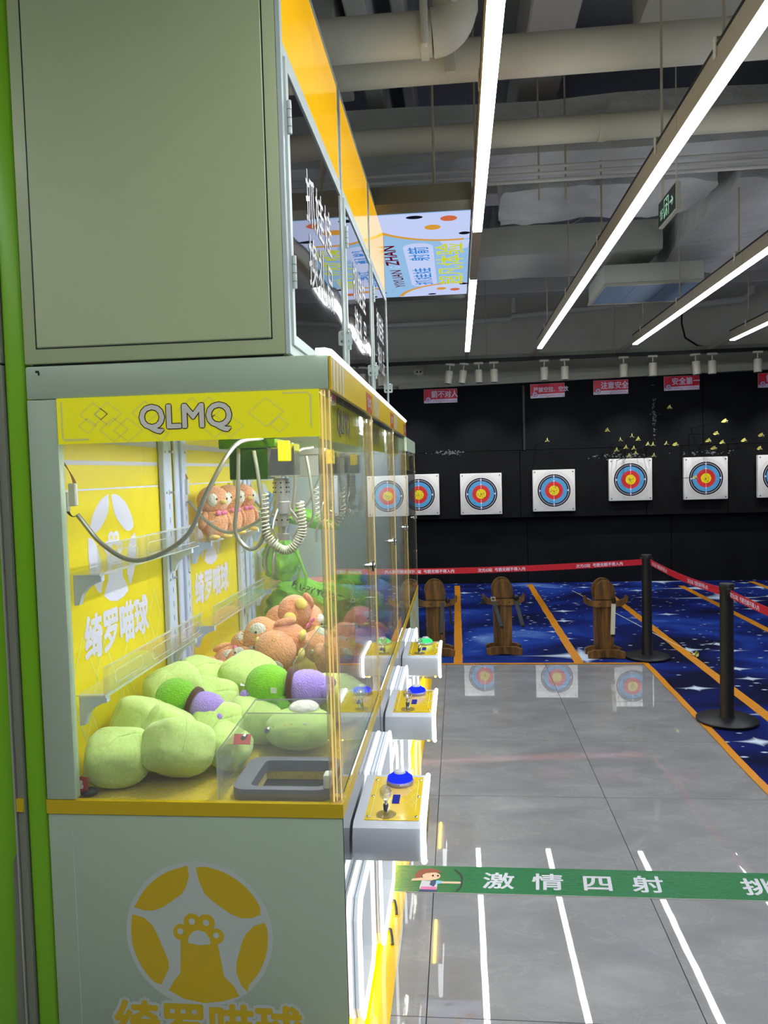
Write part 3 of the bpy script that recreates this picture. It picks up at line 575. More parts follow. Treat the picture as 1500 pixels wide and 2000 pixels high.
# ================================================================== TARGETS, SIGNS, ARROWS
def target(xc, zc, lab, tilt=0, s=.57):
    y = YW-.075; t = thing('archery_target', lab, 'target', (xc, y, zc-s/2), group='archery targets on the black wall'); h = s/2
    bm_ = B().box(xc-h, xc+h, y, YW-.013, zc-h, zc+h, .008); obj('foam_block', bm_, 'paper', t)
    O_ = (xc, y, zc); U, V = (1, 0, 0), (0, 0, 1); R0 = .235
    def ring(ro, ri, m_, nm, off):
        loops = [circ(0, 0, ro, 56)]+([circ(0, 0, ri, 56)[::-1]] if ri else []); printed(nm, B().flat(loops, O_, U, V, off), m_, t)
    def line(r_, m_, off, w_=.0035): return B().ribbon(circ(0, 0, r_, 56), w_, O_, U, V, off, closed=True)
    b1 = line(.262, 0, .0012, .003); b1.ribbon(circ(0, 0, .243, 56), .003, O_, U, V, .0012, closed=True); printed('white_ring_line', b1, 'ringline', t)
    ring(.222, .178, 'tblack', 'black_ring', .0012); ring(.178, .122, 'tblue', 'blue_ring', .0012); ring(.122, .068, 'tred', 'red_ring', .0012); ring(.068, 0, 'tyel', 'yellow_centre', .0012)
    b2 = B().ribbon(circ(0, 0, .2, 56), .005, O_, U, V, .0018, closed=True); b2.ribbon([(0, .225), (0, .075)], .005, O_, U, V, .002); b2.ribbon([(0, -.225), (0, -.075)], .005, O_, U, V, .002)
    for a in (0, pi): b2.flat(circ(.19*cos(a), 0, .012, 10), O_, U, V, .002)
    for z_ in (.19, .13, -.13, -.19): b2.flat(circ(0, z_, .01, 10), O_, U, V, .0022)
    printed('score_mark', b2, 'signwhite', t)
    for a in (-1, 1):
        for c in (-1, 1): obj('pin', B().cyl((xc+a*(h-.03), y-.004, zc+c*(h-.03)), (xc+a*(h-.03), y+.002, zc+c*(h-.03)), .008, 8), 'dark', t)
    rr = random.Random(int(xc*50)); b4 = B()
    for _ in range(40): a, q = rr.uniform(0, 6.28), abs(rr.gauss(0, .09)); b4.flat(circ(q*cos(a), q*sin(a), rr.uniform(.003, .006), 6), O_, U, V, .0026)
    printed('arrow_hole', b4, 'dark', t, kind='stuff')
target(-1.5, 1.28, 'archery target hidden behind the machines, seen only in glass'); target(-.545, 1.28, 'archery target half covered by the edge of the machine row'); target(.315, 1.272, 'archery target under the sign 箭不对人, lower than its outer neighbours')
target(1.305, 1.295, 'archery target near the black wall seam, the last of the low hung ones'); target(2.327, 1.417, 'archery target with white scuffs and many yellow arrows right above its edge')
target(3.312, 1.41, 'archery target crossed by thin dark arrow shafts'); target(4.265, 1.415, 'archery target cut off by the edge of the picture')
def sign(xc, zc, txt, lab, rot=0, tx=.03, size=.1):
    y = YW-.02; t = thing('safety_sign', lab, 'sign', (0, 0, 0), group='red safety signs'); w_, h_ = .46, .19
    obj('board', B().box(-w_/2, w_/2, 0, .006, -h_/2, h_/2), 'signwhite', t, smooth=False); O_, U, V = (0, 0, 0), (1, 0, 0), (0, 0, 1)
    printed('red_field', B().flat([(-w_/2+.002, h_/2-.002), (w_/2-.002, h_/2-.002), (w_/2-.002, -h_/2+.055), (-w_/2+.08, -h_/2+.05), (-w_/2+.002, -h_/2+.03)][::-1], O_, U, V, .0006), 'signred', t)
    b_ = B(); b_.flat(circ(-.17, -.045, .036, 24), O_, U, V, .001); printed('badge', b_, 'signwhite', t)
    b_ = B(); b_.ribbon(circ(-.17, -.045, .034, 24), .006, O_, U, V, .0014, closed=True); b_.ribbon(circ(-.17, -.045, .022, 24), .004, O_, U, V, .0014, closed=True); printed('badge_ring', b_, 'signblue', t)
    printed('badge_centre', B().flat(circ(-.17, -.045, .012, 16), O_, U, V, .0014), 'signred', t)
    printed('sign_text', text_b(txt, size, (tx, 0, -.012), U, V, .001, bold=.025, sx=.92), 'signwhite', t)
    b_ = B()
    for k in range(24): b_.flat([(-.1+k*.013, -.074), (-.093+k*.013, -.074), (-.093+k*.013, -.064), (-.1+k*.013, -.064)], O_, U, V, .0008)
    printed('small_print', b_, 'pink', t, kind='stuff')
    b_ = B()
    for a, c in ((-.215, .08), (.215, .08), (-.215, -.08), (.215, -.08), (0, -.085)): b_.cyl((a, -.004, c), (a, .002, c), .006, 8)
    obj('screw', b_, 'dark', t)
    t.location = (xc, y, zc); t.rotation_euler = (0, rot, 0)
sign(-.213, 2.64, '箭不对人', 'red safety sign with four characters, the first of the line, beside the tall boxes (箭不对人)', radians(.3), .055); sign(1.245, 2.66, '严禁空拉、空放', 'red safety sign with the longest writing, six smaller characters (严禁空拉、空放)', radians(-.9), .045, .073)
sign(2.09, 2.675, '注意安全', 'red safety sign with four characters between the longest one and the scratch (注意安全)', 0, .05); sign(3.02, 2.695, '安全第一', 'red safety sign right above the chalky vertical scratch (安全第一)', radians(-.4), .055); sign(4.235, 2.69, '箭不对人', 'red safety sign cut off by the edge of the picture', 0, .055)

def arrow0():
    t = thing('arrow', 'x', 'arrow', (0, 0, 0), group='arrows stuck in the black wall')
    obj('shaft', B().cyl((0, 0, 0), (0, .66, 0), .0035, 6), 'arrowshaft', t)
    for k in range(3):
        a = pi/2+k*2*pi/3; d = Vector((cos(a), 0, sin(a))); q = Vector((-sin(a), 0, cos(a)))*.0025; b_ = B()
        pts = [(.01, .004), (.018, .034), (.06, .024), (.1, .004)]
        vs = [Vector((0, y, 0))+d*r_+q*s for s in (-1, 1) for y, r_ in pts]; b_.add(vs, [(0, 1, 2, 3), (7, 6, 5, 4), (0, 4, 5, 1), (1, 5, 6, 2), (2, 6, 7, 3), (3, 7, 4, 0)]); obj('vane', b_, 'vane', t, smooth=False)
    obj('nock', B().cyl((0, -.012, 0), (0, .006, 0), .005, 8), 'signwhite', t); return t
A = [(1.932, 2.068), (2.084, 1.941), (2.227, 1.984), (2.315, 1.945), (2.039, 1.811), (2.156, 1.843), (2.253, 1.826), (2.43, 1.874), (2.49, 1.867), (2.275, 1.765), (2.501, 1.728), (2.195, 1.734), (2.655, 1.874), (2.802, 1.858), (2.706, 2.331), (3.414, 2.14), (3.292, 1.981), (3.196, 1.898), (3.354, 1.867), (3.278, 1.8), (3.633, 1.886), (3.841, 1.943), (3.81, 1.775), (3.019, 1.434), (1.166, 1.961)]
AL = {0: 'yellow vaned arrow highest and alone over the edge of the scuffed target', 14: 'yellow vaned arrow stuck highest of all, in the chalky vertical scratch', 15: 'yellow vaned arrow highest above the target crossed by shafts', 23: 'pale vaned arrow sticking in the target crossed by shafts', 24: 'single arrow in the wall above the target under the vertical seam', 20: 'arrow alone between the two outermost targets', 22: 'lowest arrow near the target cut off by the picture edge', 21: 'arrow above the target cut off by the picture edge', 13: 'arrow midway between the scuffed target and its outer neighbour', 10: 'low arrow at the upper corner of the scuffed target'}
ar = arrow0()
for i, (x, z) in enumerate(A):
    rr = random.Random(i+40); tl = (radians(rr.uniform(-6, 3)), 0, radians(rr.uniform(4, 26))) if i > 12 and i != 24 else (radians(rr.uniform(-8, 2)), 0, radians(rr.uniform(-6, 16)))
    ay = YW+.004-.66*cos(tl[0])*cos(tl[2])
    lab = AL.get(i) or ('yellow vaned arrow in the cluster right above the scuffed target' if x < 2.6 else 'yellow vaned arrow in the loose cluster above the target crossed by shafts'); grp = 'arrows above the scuffed target' if x < 2.6 else 'arrows above the target with crossing shafts'
    if i == 0: ar.location = (x, ay, z); ar.rotation_euler = tl; ar['label'] = lab; ar['group'] = grp
    else: dup(ar, (x, ay, z), tl, lab, grp)
fa = dup(ar, (1.93, 6.55, .02), (0, radians(20), radians(-35)), 'arrow lying on the blue carpet between the two black stanchions', 'loose arrows')
# ================================================================== CLAW MACHINES
X0, X1 = -1.165, -.33
def logo(O_, U, V, R_, col, pad, parent, off=.0008, back=None):
    n = lambda pts: [((x-905)/330*R_, (570-y)/330*R_) for x, y in pts]
    def arc(a, b): a, b = math.atan2(a[1], a[0]), math.atan2(b[1], b[0]); b = b+2*pi if b-a < -pi else (b-2*pi if b-a > pi else b); return [(R_*cos(a+(b-a)*i/12), R_*sin(a+(b-a)*i/12)) for i in range(13)]
    if back: printed('logo_backing', B().flat(circ(0, 0, R_*1.07, 48), O_, U, V, off*.4), back, parent)
    segs = [[(863, 238), (868, 290), (850, 345), (830, 375), (740, 440), (690, 460), (640, 460), (595, 445)], [(903, 247), (915, 310), (940, 370), (975, 405), (1060, 465), (1110, 485), (1160, 483), (1203, 465)],
            [(585, 480), (640, 495), (680, 530), (700, 570), (750, 700), (752, 740), (712, 820)], [(1222, 503), (1170, 520), (1130, 560), (1110, 600), (1080, 700), (1078, 750), (1100, 810), (1128, 840)]]
    b_ = B()
    for s in segs: p = n(s); b_.flat(p+arc(p[-1], p[0])[1:-1], O_, U, V, off)
    arm = n([(825, 580), (815, 605), (808, 760), (780, 790), (747, 845), (820, 885), (918, 903), (1010, 890), (1088, 862), (1060, 810), (1018, 770), (995, 620), (985, 580)]); b_.flat(arm, O_, U, V, off)
    def c_(x, y, r): q = n([(x, y)])[0]; return circ(q[0], q[1], r/330*R_, 20)
    for k, (x, y, r) in enumerate(((820, 560, 40), (875, 510, 42), (942, 512, 42), (988, 575, 38), (903, 572, 72))): b_.flat(c_(x, y, r), O_, U, V, off*(1.1+.1*k))
    printed('logo', b_, col, parent)
    b_ = B()
    for x, y, r in ((816, 556, 15), (874, 507, 15), (942, 511, 15), (988, 570, 14)): b_.flat(c_(x, y, r), O_, U, V, off*2)
    b_.flat(n([(850, 605), (855, 580), (880, 553), (905, 548), (935, 556), (957, 585), (958, 615), (905, 620), (855, 612)]), O_, U, V, off*2); printed('paw_pad', b_, pad, parent)
def diamond(c, r, a=1.0): return [(c[0]-r*a, c[1]), (c[0], c[1]+r), (c[0]+r*a, c[1]), (c[0], c[1]-r)]
def qlmq(O_, U, V, s, parent):
    printed('lettering_outline', text_b('QLMQ', s, O_, U, V, .0012, bold=.055, sx=1.0), 'letterdark', parent)
    printed('lettering', text_b('QLMQ', s, O_, U, V, .002, bold=.026, sx=1.0), 'letterwhite', parent)

def led_frame(t, y0, y1, z0, z1, xf, ch):
    P = [(y0, z0+ch), (y0, z1-ch), (y0+ch*.8, z1), (y1-ch*.5, z1), (y1, z1-ch*.6), (y1, z0+ch), (y1-ch*.8, z0), (y0+ch*.6, z0)]
    Q = [(y0+.014, z0+ch), (y0+.014, z1-ch), (y0+ch*.8+.006, z1-.014), (y1-ch*.5-.006, z1-.014), (y1-.014, z1-ch*.6), (y1-.014, z0+ch), (y1-ch*.8-.006, z0+.014), (y0+ch*.6+.006, z0+.014)]
    f_ = obj('light_frame', B().prism([P, Q[::-1]], 'x', -.328, xf-.004), 'ledsoft', t, smooth=False)
    for x, r in ((-.326, .0045), (xf, .0065)):
        b_ = B().tube([(x, a, c) for a, c in P+P[:1]], r, 8); obj('neon_tube', b_, 'led', f_)
    for x in (-.314, -.302, -.292):
        if x < xf-.006: obj('seam_line', B().tube([(x, a-.001 if a < (y0+y1)/2 else a+.001, c) for a, c in P+P[:1]], .0012, 5), 'traygrey', f_)
    return f_
def machine(i, y0, y1, zt, label, clear_far=True, plain=False, hosed=True):
    t = thing('claw_machine', label, 'claw machine', ((X0+X1)/2, (y0+y1)/2, 0), group='claw machines standing side by side'); zi = zt-.09
    cab = obj('cabinet', B().box(X0, X1, y0, y1, .03, .688, .006), 'panel', t)
    b_ = B()
    for x in (X0+.06, X1-.06):
        for y in (y0+.06, y1-.06): b_.cyl((x, y, 0), (x, y, .03), .02, 10)
    obj('foot', b_, 'black', t)
    obj('trim_band', B().prism([[(X0-.001, y0-.002), (X1+.003, y0-.002), (X1+.003, y1), (X0-.001, y1)], [(X0+.012, y0+.014), (X0+.012, y1-.012), (X1-.012, y1-.012), (X1-.012, y0+.014)]], 'z', .689, .727), 'gold', t, smooth=False)
    obj('top_case', B().box(X0, X1, y0, y1, zi, zt, .006), 'panel', t)
    obj('back_sheet', B().box(X0, -1.152, y0+.004, y1-.004, .728, zi), 'yellowprint', t, smooth=False)
    obj('rear_post', B().box(-1.15, -1.125, y1-.115, y1-.062, .728, zi, .004, 1).box(-1.15, -1.138, y1-.062, y1-.003, .728, zi, .004, 1), 'post', t)
    if i: obj('rear_post', B().box(-1.15, -1.125, y0+.065, y0+.118, .728, zi, .004, 1).box(-1.15, -1.138, y0+.02, y0+.065, .728, zi, .004, 1), 'post', t)
    b_ = B(); s_ = B(); z = 1.55
    while z > .8:
        for yy in ((y1-.075, y0+.09) if i else (y1-.075,)): b_.box(-1.1255, -1.1245, yy, yy+.003, z, z+.022)
        z -= .055
    obj('post_slot', b_, 'dark', t, smooth=False, kind='stuff')
    for z in (1.72, 1.56, 1.22, .95):
        for yy in ((y1-.1, y1-.03, y0+.1) if i else (y1-.1, y1-.03)): s_.cyl((-1.14, yy, z), (-1.121, yy, z), .005, 8)
    obj('screw', s_, 'steel', t, kind='stuff')
    PO, PU, PV = (-1.152, 0, 0), (0, 1, 0), (0, 0, 1); b_ = B()
    ya, yb_ = y0+.03, y1-.118
    for z, h, sl in ((1.735, .022, -.0), (1.665, .014, 0), (1.585, .006, 0)): b_.flat([(ya, z), (yb_, z), (yb_, z+h), (ya, z+h)], PO, PU, PV, .0006)
    printed('stripe_print', b_, 'whiteprint', t)
    c_ = (y0+.46, 1.39); logo((-1.152, c_[0], c_[1]), PU, PV, .18, 'whiteprint', 'yellowprint', t)
    printed('wall_lettering', text_b('绮罗喵球', .145, (-1.152, y0+.475, 1.07), PU, PV, .0008, bold=.035, sx=.84), 'whiteprint', t)
    b_ = B()
    for q, r in (((y0+.22, .98), .16), ((y0+.36, .9), .2), ((y0+.6, 1.0), .18), ((y0+.75, .86), .16), ((y0+.5, .8), .12), ((y0+.15, .8), .14), ((y0+.78, 1.1), .1)): b_.ribbon(diamond(q, r, .55), .005, PO, PU, PV, .0005, closed=True)
    printed('diamond_print', b_, 'lineprint', t)
    obj('plush_floor', B().prism([[(-1.15, y0+.02), (-.36, y0+.02), (-.36, y1-.02), (-1.15, y1-.02)], [(-.60, y0+.06), (-.60, y0+.25), (-.39, y0+.25), (-.39, y0+.06)]], 'z', .689, .7155), 'mat', t, smooth=False)
    # shelves
    for zs in (1.345, .99):
        sh = obj('shelf', B().box(-1.12, -1.03, y0+.1, y1-.03, zs, zs+.004).box(-1.034, -1.03, y0+.1, y1-.03, zs, zs+.085), 'acrylic', t, smooth=False)
        e_ = B(); SO, SU, SV = (-1.03, 0, 0), (0, 1, 0), (0, 0, 1)
        e_.ribbon([(y0+.1, zs), (y1-.03, zs), (y1-.03, zs+.085), (y0+.1, zs+.085)], .0035, SO, SU, SV, .001, closed=True)
        for a in (y0+.17, y0+.45, y0+.72): e_.ribbon(rrect(a, a+.2, zs+.02, zs+.06, .018), .003, SO, SU, SV, .001, closed=True)
        printed('polished_edge', e_, 'acrylicedge', sh)
        for yy in (y0+.12, y1-.1):
            g_ = [(-1.12, zs-.002), (-1.035, zs-.002), (-1.035, zs-.022), (-1.05, zs-.026), (-1.075, zs-.038), (-1.095, zs-.06), (-1.105, zs-.09), (-1.12, zs-.092)]
            obj('bracket', B().prism(g_, 'y', yy, yy+.02), 'post', sh, smooth=False)
    # near side frame, glass and sign
    if i == 0:
        obj('side_stile', B().box(X0, -1.08, y0, y0+.03, .728, zi-.001, .004), 'panel', t)
        ss = obj('side_sign', B().box(-1.078, -.358, y0-.002, y0+.003, 1.717, 1.8405), 'yellowsign', t, smooth=False)
        SO, SU, SV = (0, y0-.002, 0), (1, 0, 0), (0, 0, 1); b_ = B()
        for q, r in (((-.975, 1.795), .031), ((-.935, 1.795), .031), ((-.953, 1.795), .014), ((-.993, 1.765), .02), ((-.92, 1.752), .032), ((-.88, 1.75), .032), ((-.83, 1.795), .03), ((-.7, 1.8), .03), ((-.655, 1.8), .03), ((-.64, 1.752), .03), ((-.6, 1.752), .03), ((-.5, 1.785), .038), ((-.465, 1.752), .02), ((-.79, 1.737), .018)): b_.ribbon(diamond(q, r, 1.25), .0022, SO, SU, SV, .0006, closed=True)
        b_.ribbon([(-1.065, 1.83), (-1.065, 1.735), (-1.06, 1.728), (-.99, 1.728)], .005, SO, SU, SV, .0007); b_.ribbon([(-.455, 1.833), (-.39, 1.833), (-.38, 1.826), (-.38, 1.74)], .004, SO, SU, SV, .0007)
        printed('diamond_print', b_, 'lineprint', ss); qlmq((-.72, y0-.002, 1.752), SU, SV, .088, ss)
        rd = B().box(-1.095, -1.093, y0-.0012, y0, .06, .64); obj('panel_ridge', rd, 'frame', t, smooth=False)
        logo((-.742, y0, .352), SU, SV, .195, 'gold', 'sticker', t, back='sticker')
        printed('lettering_backing', text_b('绮罗喵球', .135, (-.728, y0, .04), SU, SV, .0006, bold=.1), 'sticker', t)
        printed('cabinet_lettering', text_b('绮罗喵球', .135, (-.728, y0, .04), SU, SV, .0012, bold=.03), 'gold', t)
        obj('chip_mark', B().box(-1.135, -1.125, y0-.0006, y0+.002, 1.912, 1.918).box(-1.128, -1.123, y0-.0006, y0+.002, 1.905, 1.914), 'black', t)
    obj('side_glass', B().box(-1.08 if i == 0 else -1.1, -.362, y0+.006, y0+.011, .7275, 1.7165 if i == 0 else zi), 'glass' if i != 3 else 'mid', t, smooth=False)
    if i == 3:
        obj('side_glass', B().box(-1.1, -.362, y1-.011, y1-.006, .7275, zi), 'glass', t, smooth=False)
    # front
    dr = obj('door_glass', B().box(X1-.007, X1-.001, y0+.04, y1-.008, .745, zi-.004), 'glass', t, smooth=False)
    obj('door_edge', B().box(X1-.008, X1+.001, y1-.008, y1-.003, .745, zi-.004), 'cornerclear', dr, smooth=False)
    lk = B().lathe([(.004, -.03), (.009, -.028), (.009, -.01), (.013, -.009), (.013, .008), (.008, .012)], n=14); lk.v = [(X1+q[2], y1-.1+q[0], 1.262+q[1]) for q in lk.v]
    obj('lock', lk, 'chrome', dr); obj('lock_washer', B().cyl((X1+.0, y1-.1, 1.262), (X1+.006, y1-.1, 1.262), .021, 14), 'black', dr)
    obj('sill', B().box(X1-.03, X1+.001, y0+.03, y1, .7275, .744), 'chrome', t, smooth=False)
    cp = obj('corner_tube', B().prism(rrect(-.361, X1+.001, y0+.001, y0+.036, .012), 'z', .7275, zi-.0005), 'cornerclear', t)
    for (x, y, w_) in ((-.353, y0+.012, .0022), (-.345, y0+.016, .0012), (-.334, y0+.022, .0012)): obj('light_rod', B().box(x-w_, x+w_, y-.002, y+.002, .729, zi-.002), 'cornerglow', cp, smooth=False)
    obj('corner_edge', B().box(-.364, -.3615, y0+.002, y0+.02, .7275, zi-.0005), 'cornerclear', cp, smooth=False)
    fc = obj('fascia', B().box(X1+.0003, X1+.006, y0, y1-.002, zi-.002, zt-.004), 'panel' if plain else 'gold', t, smooth=False); FO, FU, FV = (X1+.006, 0, 0), (0, 1, 0), (0, 0, 1)
    if not plain:
        b_ = B()
        for k in range(4): a = y0+.03+k*.055; b_.flat([(a, zi), (a+.024, zi), (a+.03, zt-.006), (a+.006, zt-.006)], FO, FU, FV, .0006)
        printed('stripe_print', b_, 'greyprint', fc)
        printed('label_patch', B().flat([(y1-.2, zi), (y1-.02, zi), (y1-.02, zt-.02), (y1-.2, zt-.02)], FO, FU, FV, .0008), 'brick', fc)
        printed('label_lettering', text_b('QLMQ', .045, (X1+.006, y1-.11, zi+.022), FU, FV, .0014, bold=.02), 'greyprint', fc)
        obj('top_neon', B().tube([(-.362, y0-.002, zt+.008), (-.338, y0-.002, zt+.008), (X1+.004, y0+.012, zt+.006), (X1+.004, y1-.004, zt+.006)], .009, 10), 'led', t)
    hd = obj('inner_header', B().box(-.375, -.37, y0+.07, y1-.06, zi-.125, zi-.002), 'yellowsign', t, smooth=False); qlmq((-.37, (y0+y1)/2+.02, zi-.09), (0, 1, 0), (0, 0, 1), .1, hd)
    obj('door_header', B().box(X1-.02, X1-.0075, y0+.04, y1-.01, zi-.016, zi-.001), 'dark', t, smooth=False)
    obj('inner_light', B().box(-.42, -.395, y0+.07, y1-.07, zi-.02, zi-.004), 'inled', t, smooth=False)
    # lower front
    obj('front_sheet', B().box(X1+.0003, X1+.0018, y0+.004, y1-.004, .035, .686), 'panel' if plain else 'mirror', t, smooth=False)
    if plain: logo((X1+.0018, (y0+y1)/2-.12, .5), FU, FV, .15, 'gold', 'sticker', t, back='sticker')
    else:
        led_frame(t, y0+.03, y0+.33, .09, .43, -.296, .045); led_frame(t, y0+.47, min(y0+.945, y1-.03), .02, .61, -.285, .06)
        obj('prize_door', B().box(X1+.002, X1+.006, y0+.52, y0+.86, .09, .5, .002, 1), 'dark', t)
        # console
        obj('under_light', B().box(-.152, -.142, y0+.18, y0+.49, .48, .4855), 'underglow', t, smooth=False)
        ya, yb_ = y0+.125, y0+.5; xa, xb = X1+.006, -.122; zt_ = .607
        prof = [(yb_, zt_), (ya+.035, zt_), (ya+.012, zt_-.01), (ya, zt_-.035), (ya, zt_-.075), (ya+.012, zt_-.105), (ya+.045, zt_-.12), (yb_, zt_-.12)]
        cn = obj('console', B().prism(prof, 'x', xa, xb), 'conbody', t)
        obj('neon_edge', B().tube([(xb+.002, a, c) for a, c in prof[:7]], .0085, 10), 'led', cn)
        obj('end_plate', B().prism([(a if a > ya+.02 else a+.004, c) for a, c in prof], 'x', xb, xb+.004), 'dark', cn, smooth=False)
        printed('end_lettering', text_b('绮罗喵球', .08, (xb+.004, (ya+yb_)/2, zt_-.1), (0, 1, 0), (0, 0, 1), .002, bold=.04), 'gold', cn)
        obj('top_plate', B().box(xa+.03, xb-.012, ya+.04, yb_-.02, zt_, zt_+.002), 'contop', cn, smooth=False)
        CO, CU, CV = (0, 0, zt_+.002), (1, 0, 0), (0, 1, 0); b_ = B(); b_.ribbon([(xa+.045, yb_-.04), (xa+.045, ya+.06), (xb-.026, ya+.06)], .0015, CO, CU, CV, .0004); b_.ribbon([(xb-.026, ya+.1), (xb-.026, yb_-.05)], .0015, CO, CU, CV, .0004)
        for q, r in (((-.17, ya+.28), .035), ((-.15, ya+.2), .03), ((-.165, ya+.16), .025)): b_.ribbon(diamond(q, r, .5), .0012, CO, CU, CV, .0004, closed=True)
        printed('plate_print', b_, 'lineprint', cn)
        b_ = B()
        for x in (xa+.04, xb-.02):
            for y in (ya+.06, ya+.2, yb_-.05): b_.lathe([(.0055, 0), (.0055, .002), (.003, .004)], (x, y, zt_+.002), 10)
        obj('plate_screw', b_, 'chrome', cn)
        obj('small_display', B().box(-.222, -.2, ya+.15, ya+.21, zt_+.002, zt_+.0045), 'screenblue', cn, smooth=False)
        jx, jy = -.232, ya+.075; js = B().lathe([(.03, 0), (.03, .0025), (.012, .004)], (jx, jy, zt_+.002), 24); obj('joystick_plate', js, 'acrylic', cn)
        obj('joystick_shaft', B().lathe([(.009, 0), (.0085, .03), (.006, .034), (.007, .045)], (jx, jy, zt_+.003), 16), 'chrome', cn)
        obj('joystick_knob', B().ell((jx, jy, zt_+.068), (.0185, .0185, .023), nu=14, nv=9), 'crystal', cn, smooth=False)
        bx, by = -.208, ya+.305
        obj('button_collar', B().lathe([(.045, 0), (.046, .008), (.042, .014)], (bx, by, zt_+.002), 32), 'domebase', cn)
        obj('button_dome', B().lathe([(.042, 0), (.04, .01), (.024, .022), (.02, .024)], (bx, by, zt_+.014), 32), 'domeg' if i == 2 else 'dome', cn)
        obj('button_top', B().lathe([(.02, 0), (.016, .006), (.001, .009)], (bx, by, zt_+.037), 24), 'conbody', cn)
    # crane
    gx, gy = (-.572, y0+.45) if i == 0 else ((-.6, y0+.5) if i == 1 else (-.62, y0+.45))
    cr = obj('crane_rail', B().box(X0+.03, X1-.06, gy-.085, gy-.07, zi-.035, zi-.012).box(X0+.03, X1-.06, gy+.07, gy+.085, zi-.035, zi-.012), 'steel', t, smooth=False)
    for yy in (gy-.078, gy+.078): obj('rail_wheel', B().cyl((X1-.075, yy-.012, zi-.045), (X1-.075, yy+.012, zi-.045), .013, 14), 'plug', cr)
    obj('crane_rail', B().box(-.50, -.485, y0+.02, y1-.02, zi-.03, zi-.015).box(-1.09, -1.075, y0+.02, y1-.02, zi-.03, zi-.015), 'steel', t, smooth=False)
    gm = mat('steel_green_reflection', (70, 112, 40), .15, metal=.85) if i == 0 else M['steel']; M['gm'] = gm  # carriage is plain chrome; its green reflection is put into the metal colour
    cg = obj('crane_carriage', B().box(gx-.185, gx+.0, gy-.06, gy+.06, zi-.135, zi-.105, .003, 1).box(gx-.155, gx-.03, gy-.05, gy+.05, zi-.235, zi-.1355, .003, 1), 'gm', t)
    obj('motor_housing', B().box(gx-.06, gx+.055, gy-.045, gy+.05, zi-.228, zi-.12, .004, 1), 'chrome', cg)
    obj('motor_clip', B().box(gx+.006, gx+.045, gy-.06, gy-.046, zi-.18, zi-.115, .002, 1), 'gold', cg)
    cl = obj('claw', B().lathe([(.012, -.005), (.024, -.006), (.024, -.08), (.028, -.082), (.028, -.12), (.021, -.122), (.021, -.16), (.009, -.162), (.009, -.185), (.023, -.186), (.023, -.205), (.01, -.208)], (gx, gy, zi-.228), 24), 'steel', t)
    b_ = B()
    for z in (-.02, -.035, -.05, -.1, -.14):
        for a in range(8): b_.ell((gx+.0245*cos(a*pi/4+.2), gy+.0245*sin(a*pi/4+.2), zi-.228+z), (.003,)*3, nu=6, nv=4)
    obj('rivet', b_, 'black', cl, kind='stuff')
    for k, a in enumerate((radians(200), radians(250), radians(20))):
        d = Vector((cos(a), sin(a), 0)); p = Vector((gx, gy, zi-.228)); z_ = Vector((0, 0, 1))
        obj('claw_finger', B().tube([p+d*.022-z_*.1, p+d*.05-z_*.14, p+d*.058-z_*.165, p+d*.03-z_*.2], .004, 8), 'steel', cl)
        if k < 2: obj('claw_tip', B().tube([p+d*.03-z_*.2, p+d*.05-z_*.235, p+d*.06-z_*.27, p+d*.058-z_*.31], .005, 8, rs=[.004, .0045, .006, .0045]), 'steel', cl)
    def bez(ps, n=28):
        out = []
        for s in range(n+1):
            u = s/n; q = [Vector(p) for p in ps]
            while len(q) > 1: q = [q[k]*(1-u)+q[k+1]*u for k in range(len(q)-1)]
            out.append(q[0])
        return out
    def catmull(ps, n=8):
        q = [Vector(p) for p in ps]; q = [q[0]*2-q[1]]+q+[q[-1]*2-q[-2]]; out = []
        for a in range(1, len(q)-2):
            for s in range(n):
                u = s/n; out.append(.5*((2*q[a])+(-q[a-1]+q[a+1])*u+(2*q[a-1]-5*q[a]+4*q[a+1]-q[a+2])*u*u+(-q[a-1]+3*q[a]-3*q[a+1]+q[a+2])*u**3))
        out.append(q[-2]); return out
    dz = zi-1.84
    path = catmull([(gx-.515, y0+.1, 1.52+dz), (gx-.44, y0+.1, 1.43+dz), (gx-.34, y0+.1, 1.385+dz), (gx-.2, y0+.1, 1.448+dz), (gx-.136, y0+.12, 1.577+dz), (gx-.075, y0+.2, 1.707+dz), (gx-.04, y0+.38, 1.735+dz)])
    obj('cable_hose', B().tube(path, .0068, 10), 'hose', t)
    lp = catmull([(gx-.123, y0+.4, 1.705+dz), (gx-.13, y0+.4, 1.56+dz), (gx-.142, y0+.4, 1.437+dz), (gx-.093, y0+.4, 1.382+dz), (gx-.049, y0+.4, 1.435+dz), (gx-.06, y0+.4, 1.6+dz), (gx-.073, y0+.4, 1.697+dz)])
    obj('cable_loop', B().tube(lp, .0068, 10), 'hose', t)
    up = catmull([(gx-.047, gy-.04, 1.56+dz), (gx-.04, gy-.05, 1.43+dz), (gx+.021, gy-.05, 1.376+dz), (gx+.073, gy-.05, 1.429+dz), (gx+.068, gy-.04, 1.53+dz)], 10); hp = []; N_ = 40*12 if i == 0 else 24*8
    for s in range(N_+1):
        u = s/N_*(len(up)-1); k = min(int(u), len(up)-2); f_ = u-k; p = up[k]*(1-f_)+up[k+1]*f_; d = (up[k+1]-up[k]).normalized(); e1 = Vector((0, 1, 0)); e2 = d.cross(e1); a = s/(12 if i == 0 else 8)*2*pi; hp.append(p+(e1*cos(a)+e2*sin(a))*.0125)
    obj('coiled_cord', B().tube(hp, .003, 6), 'coilm', t)
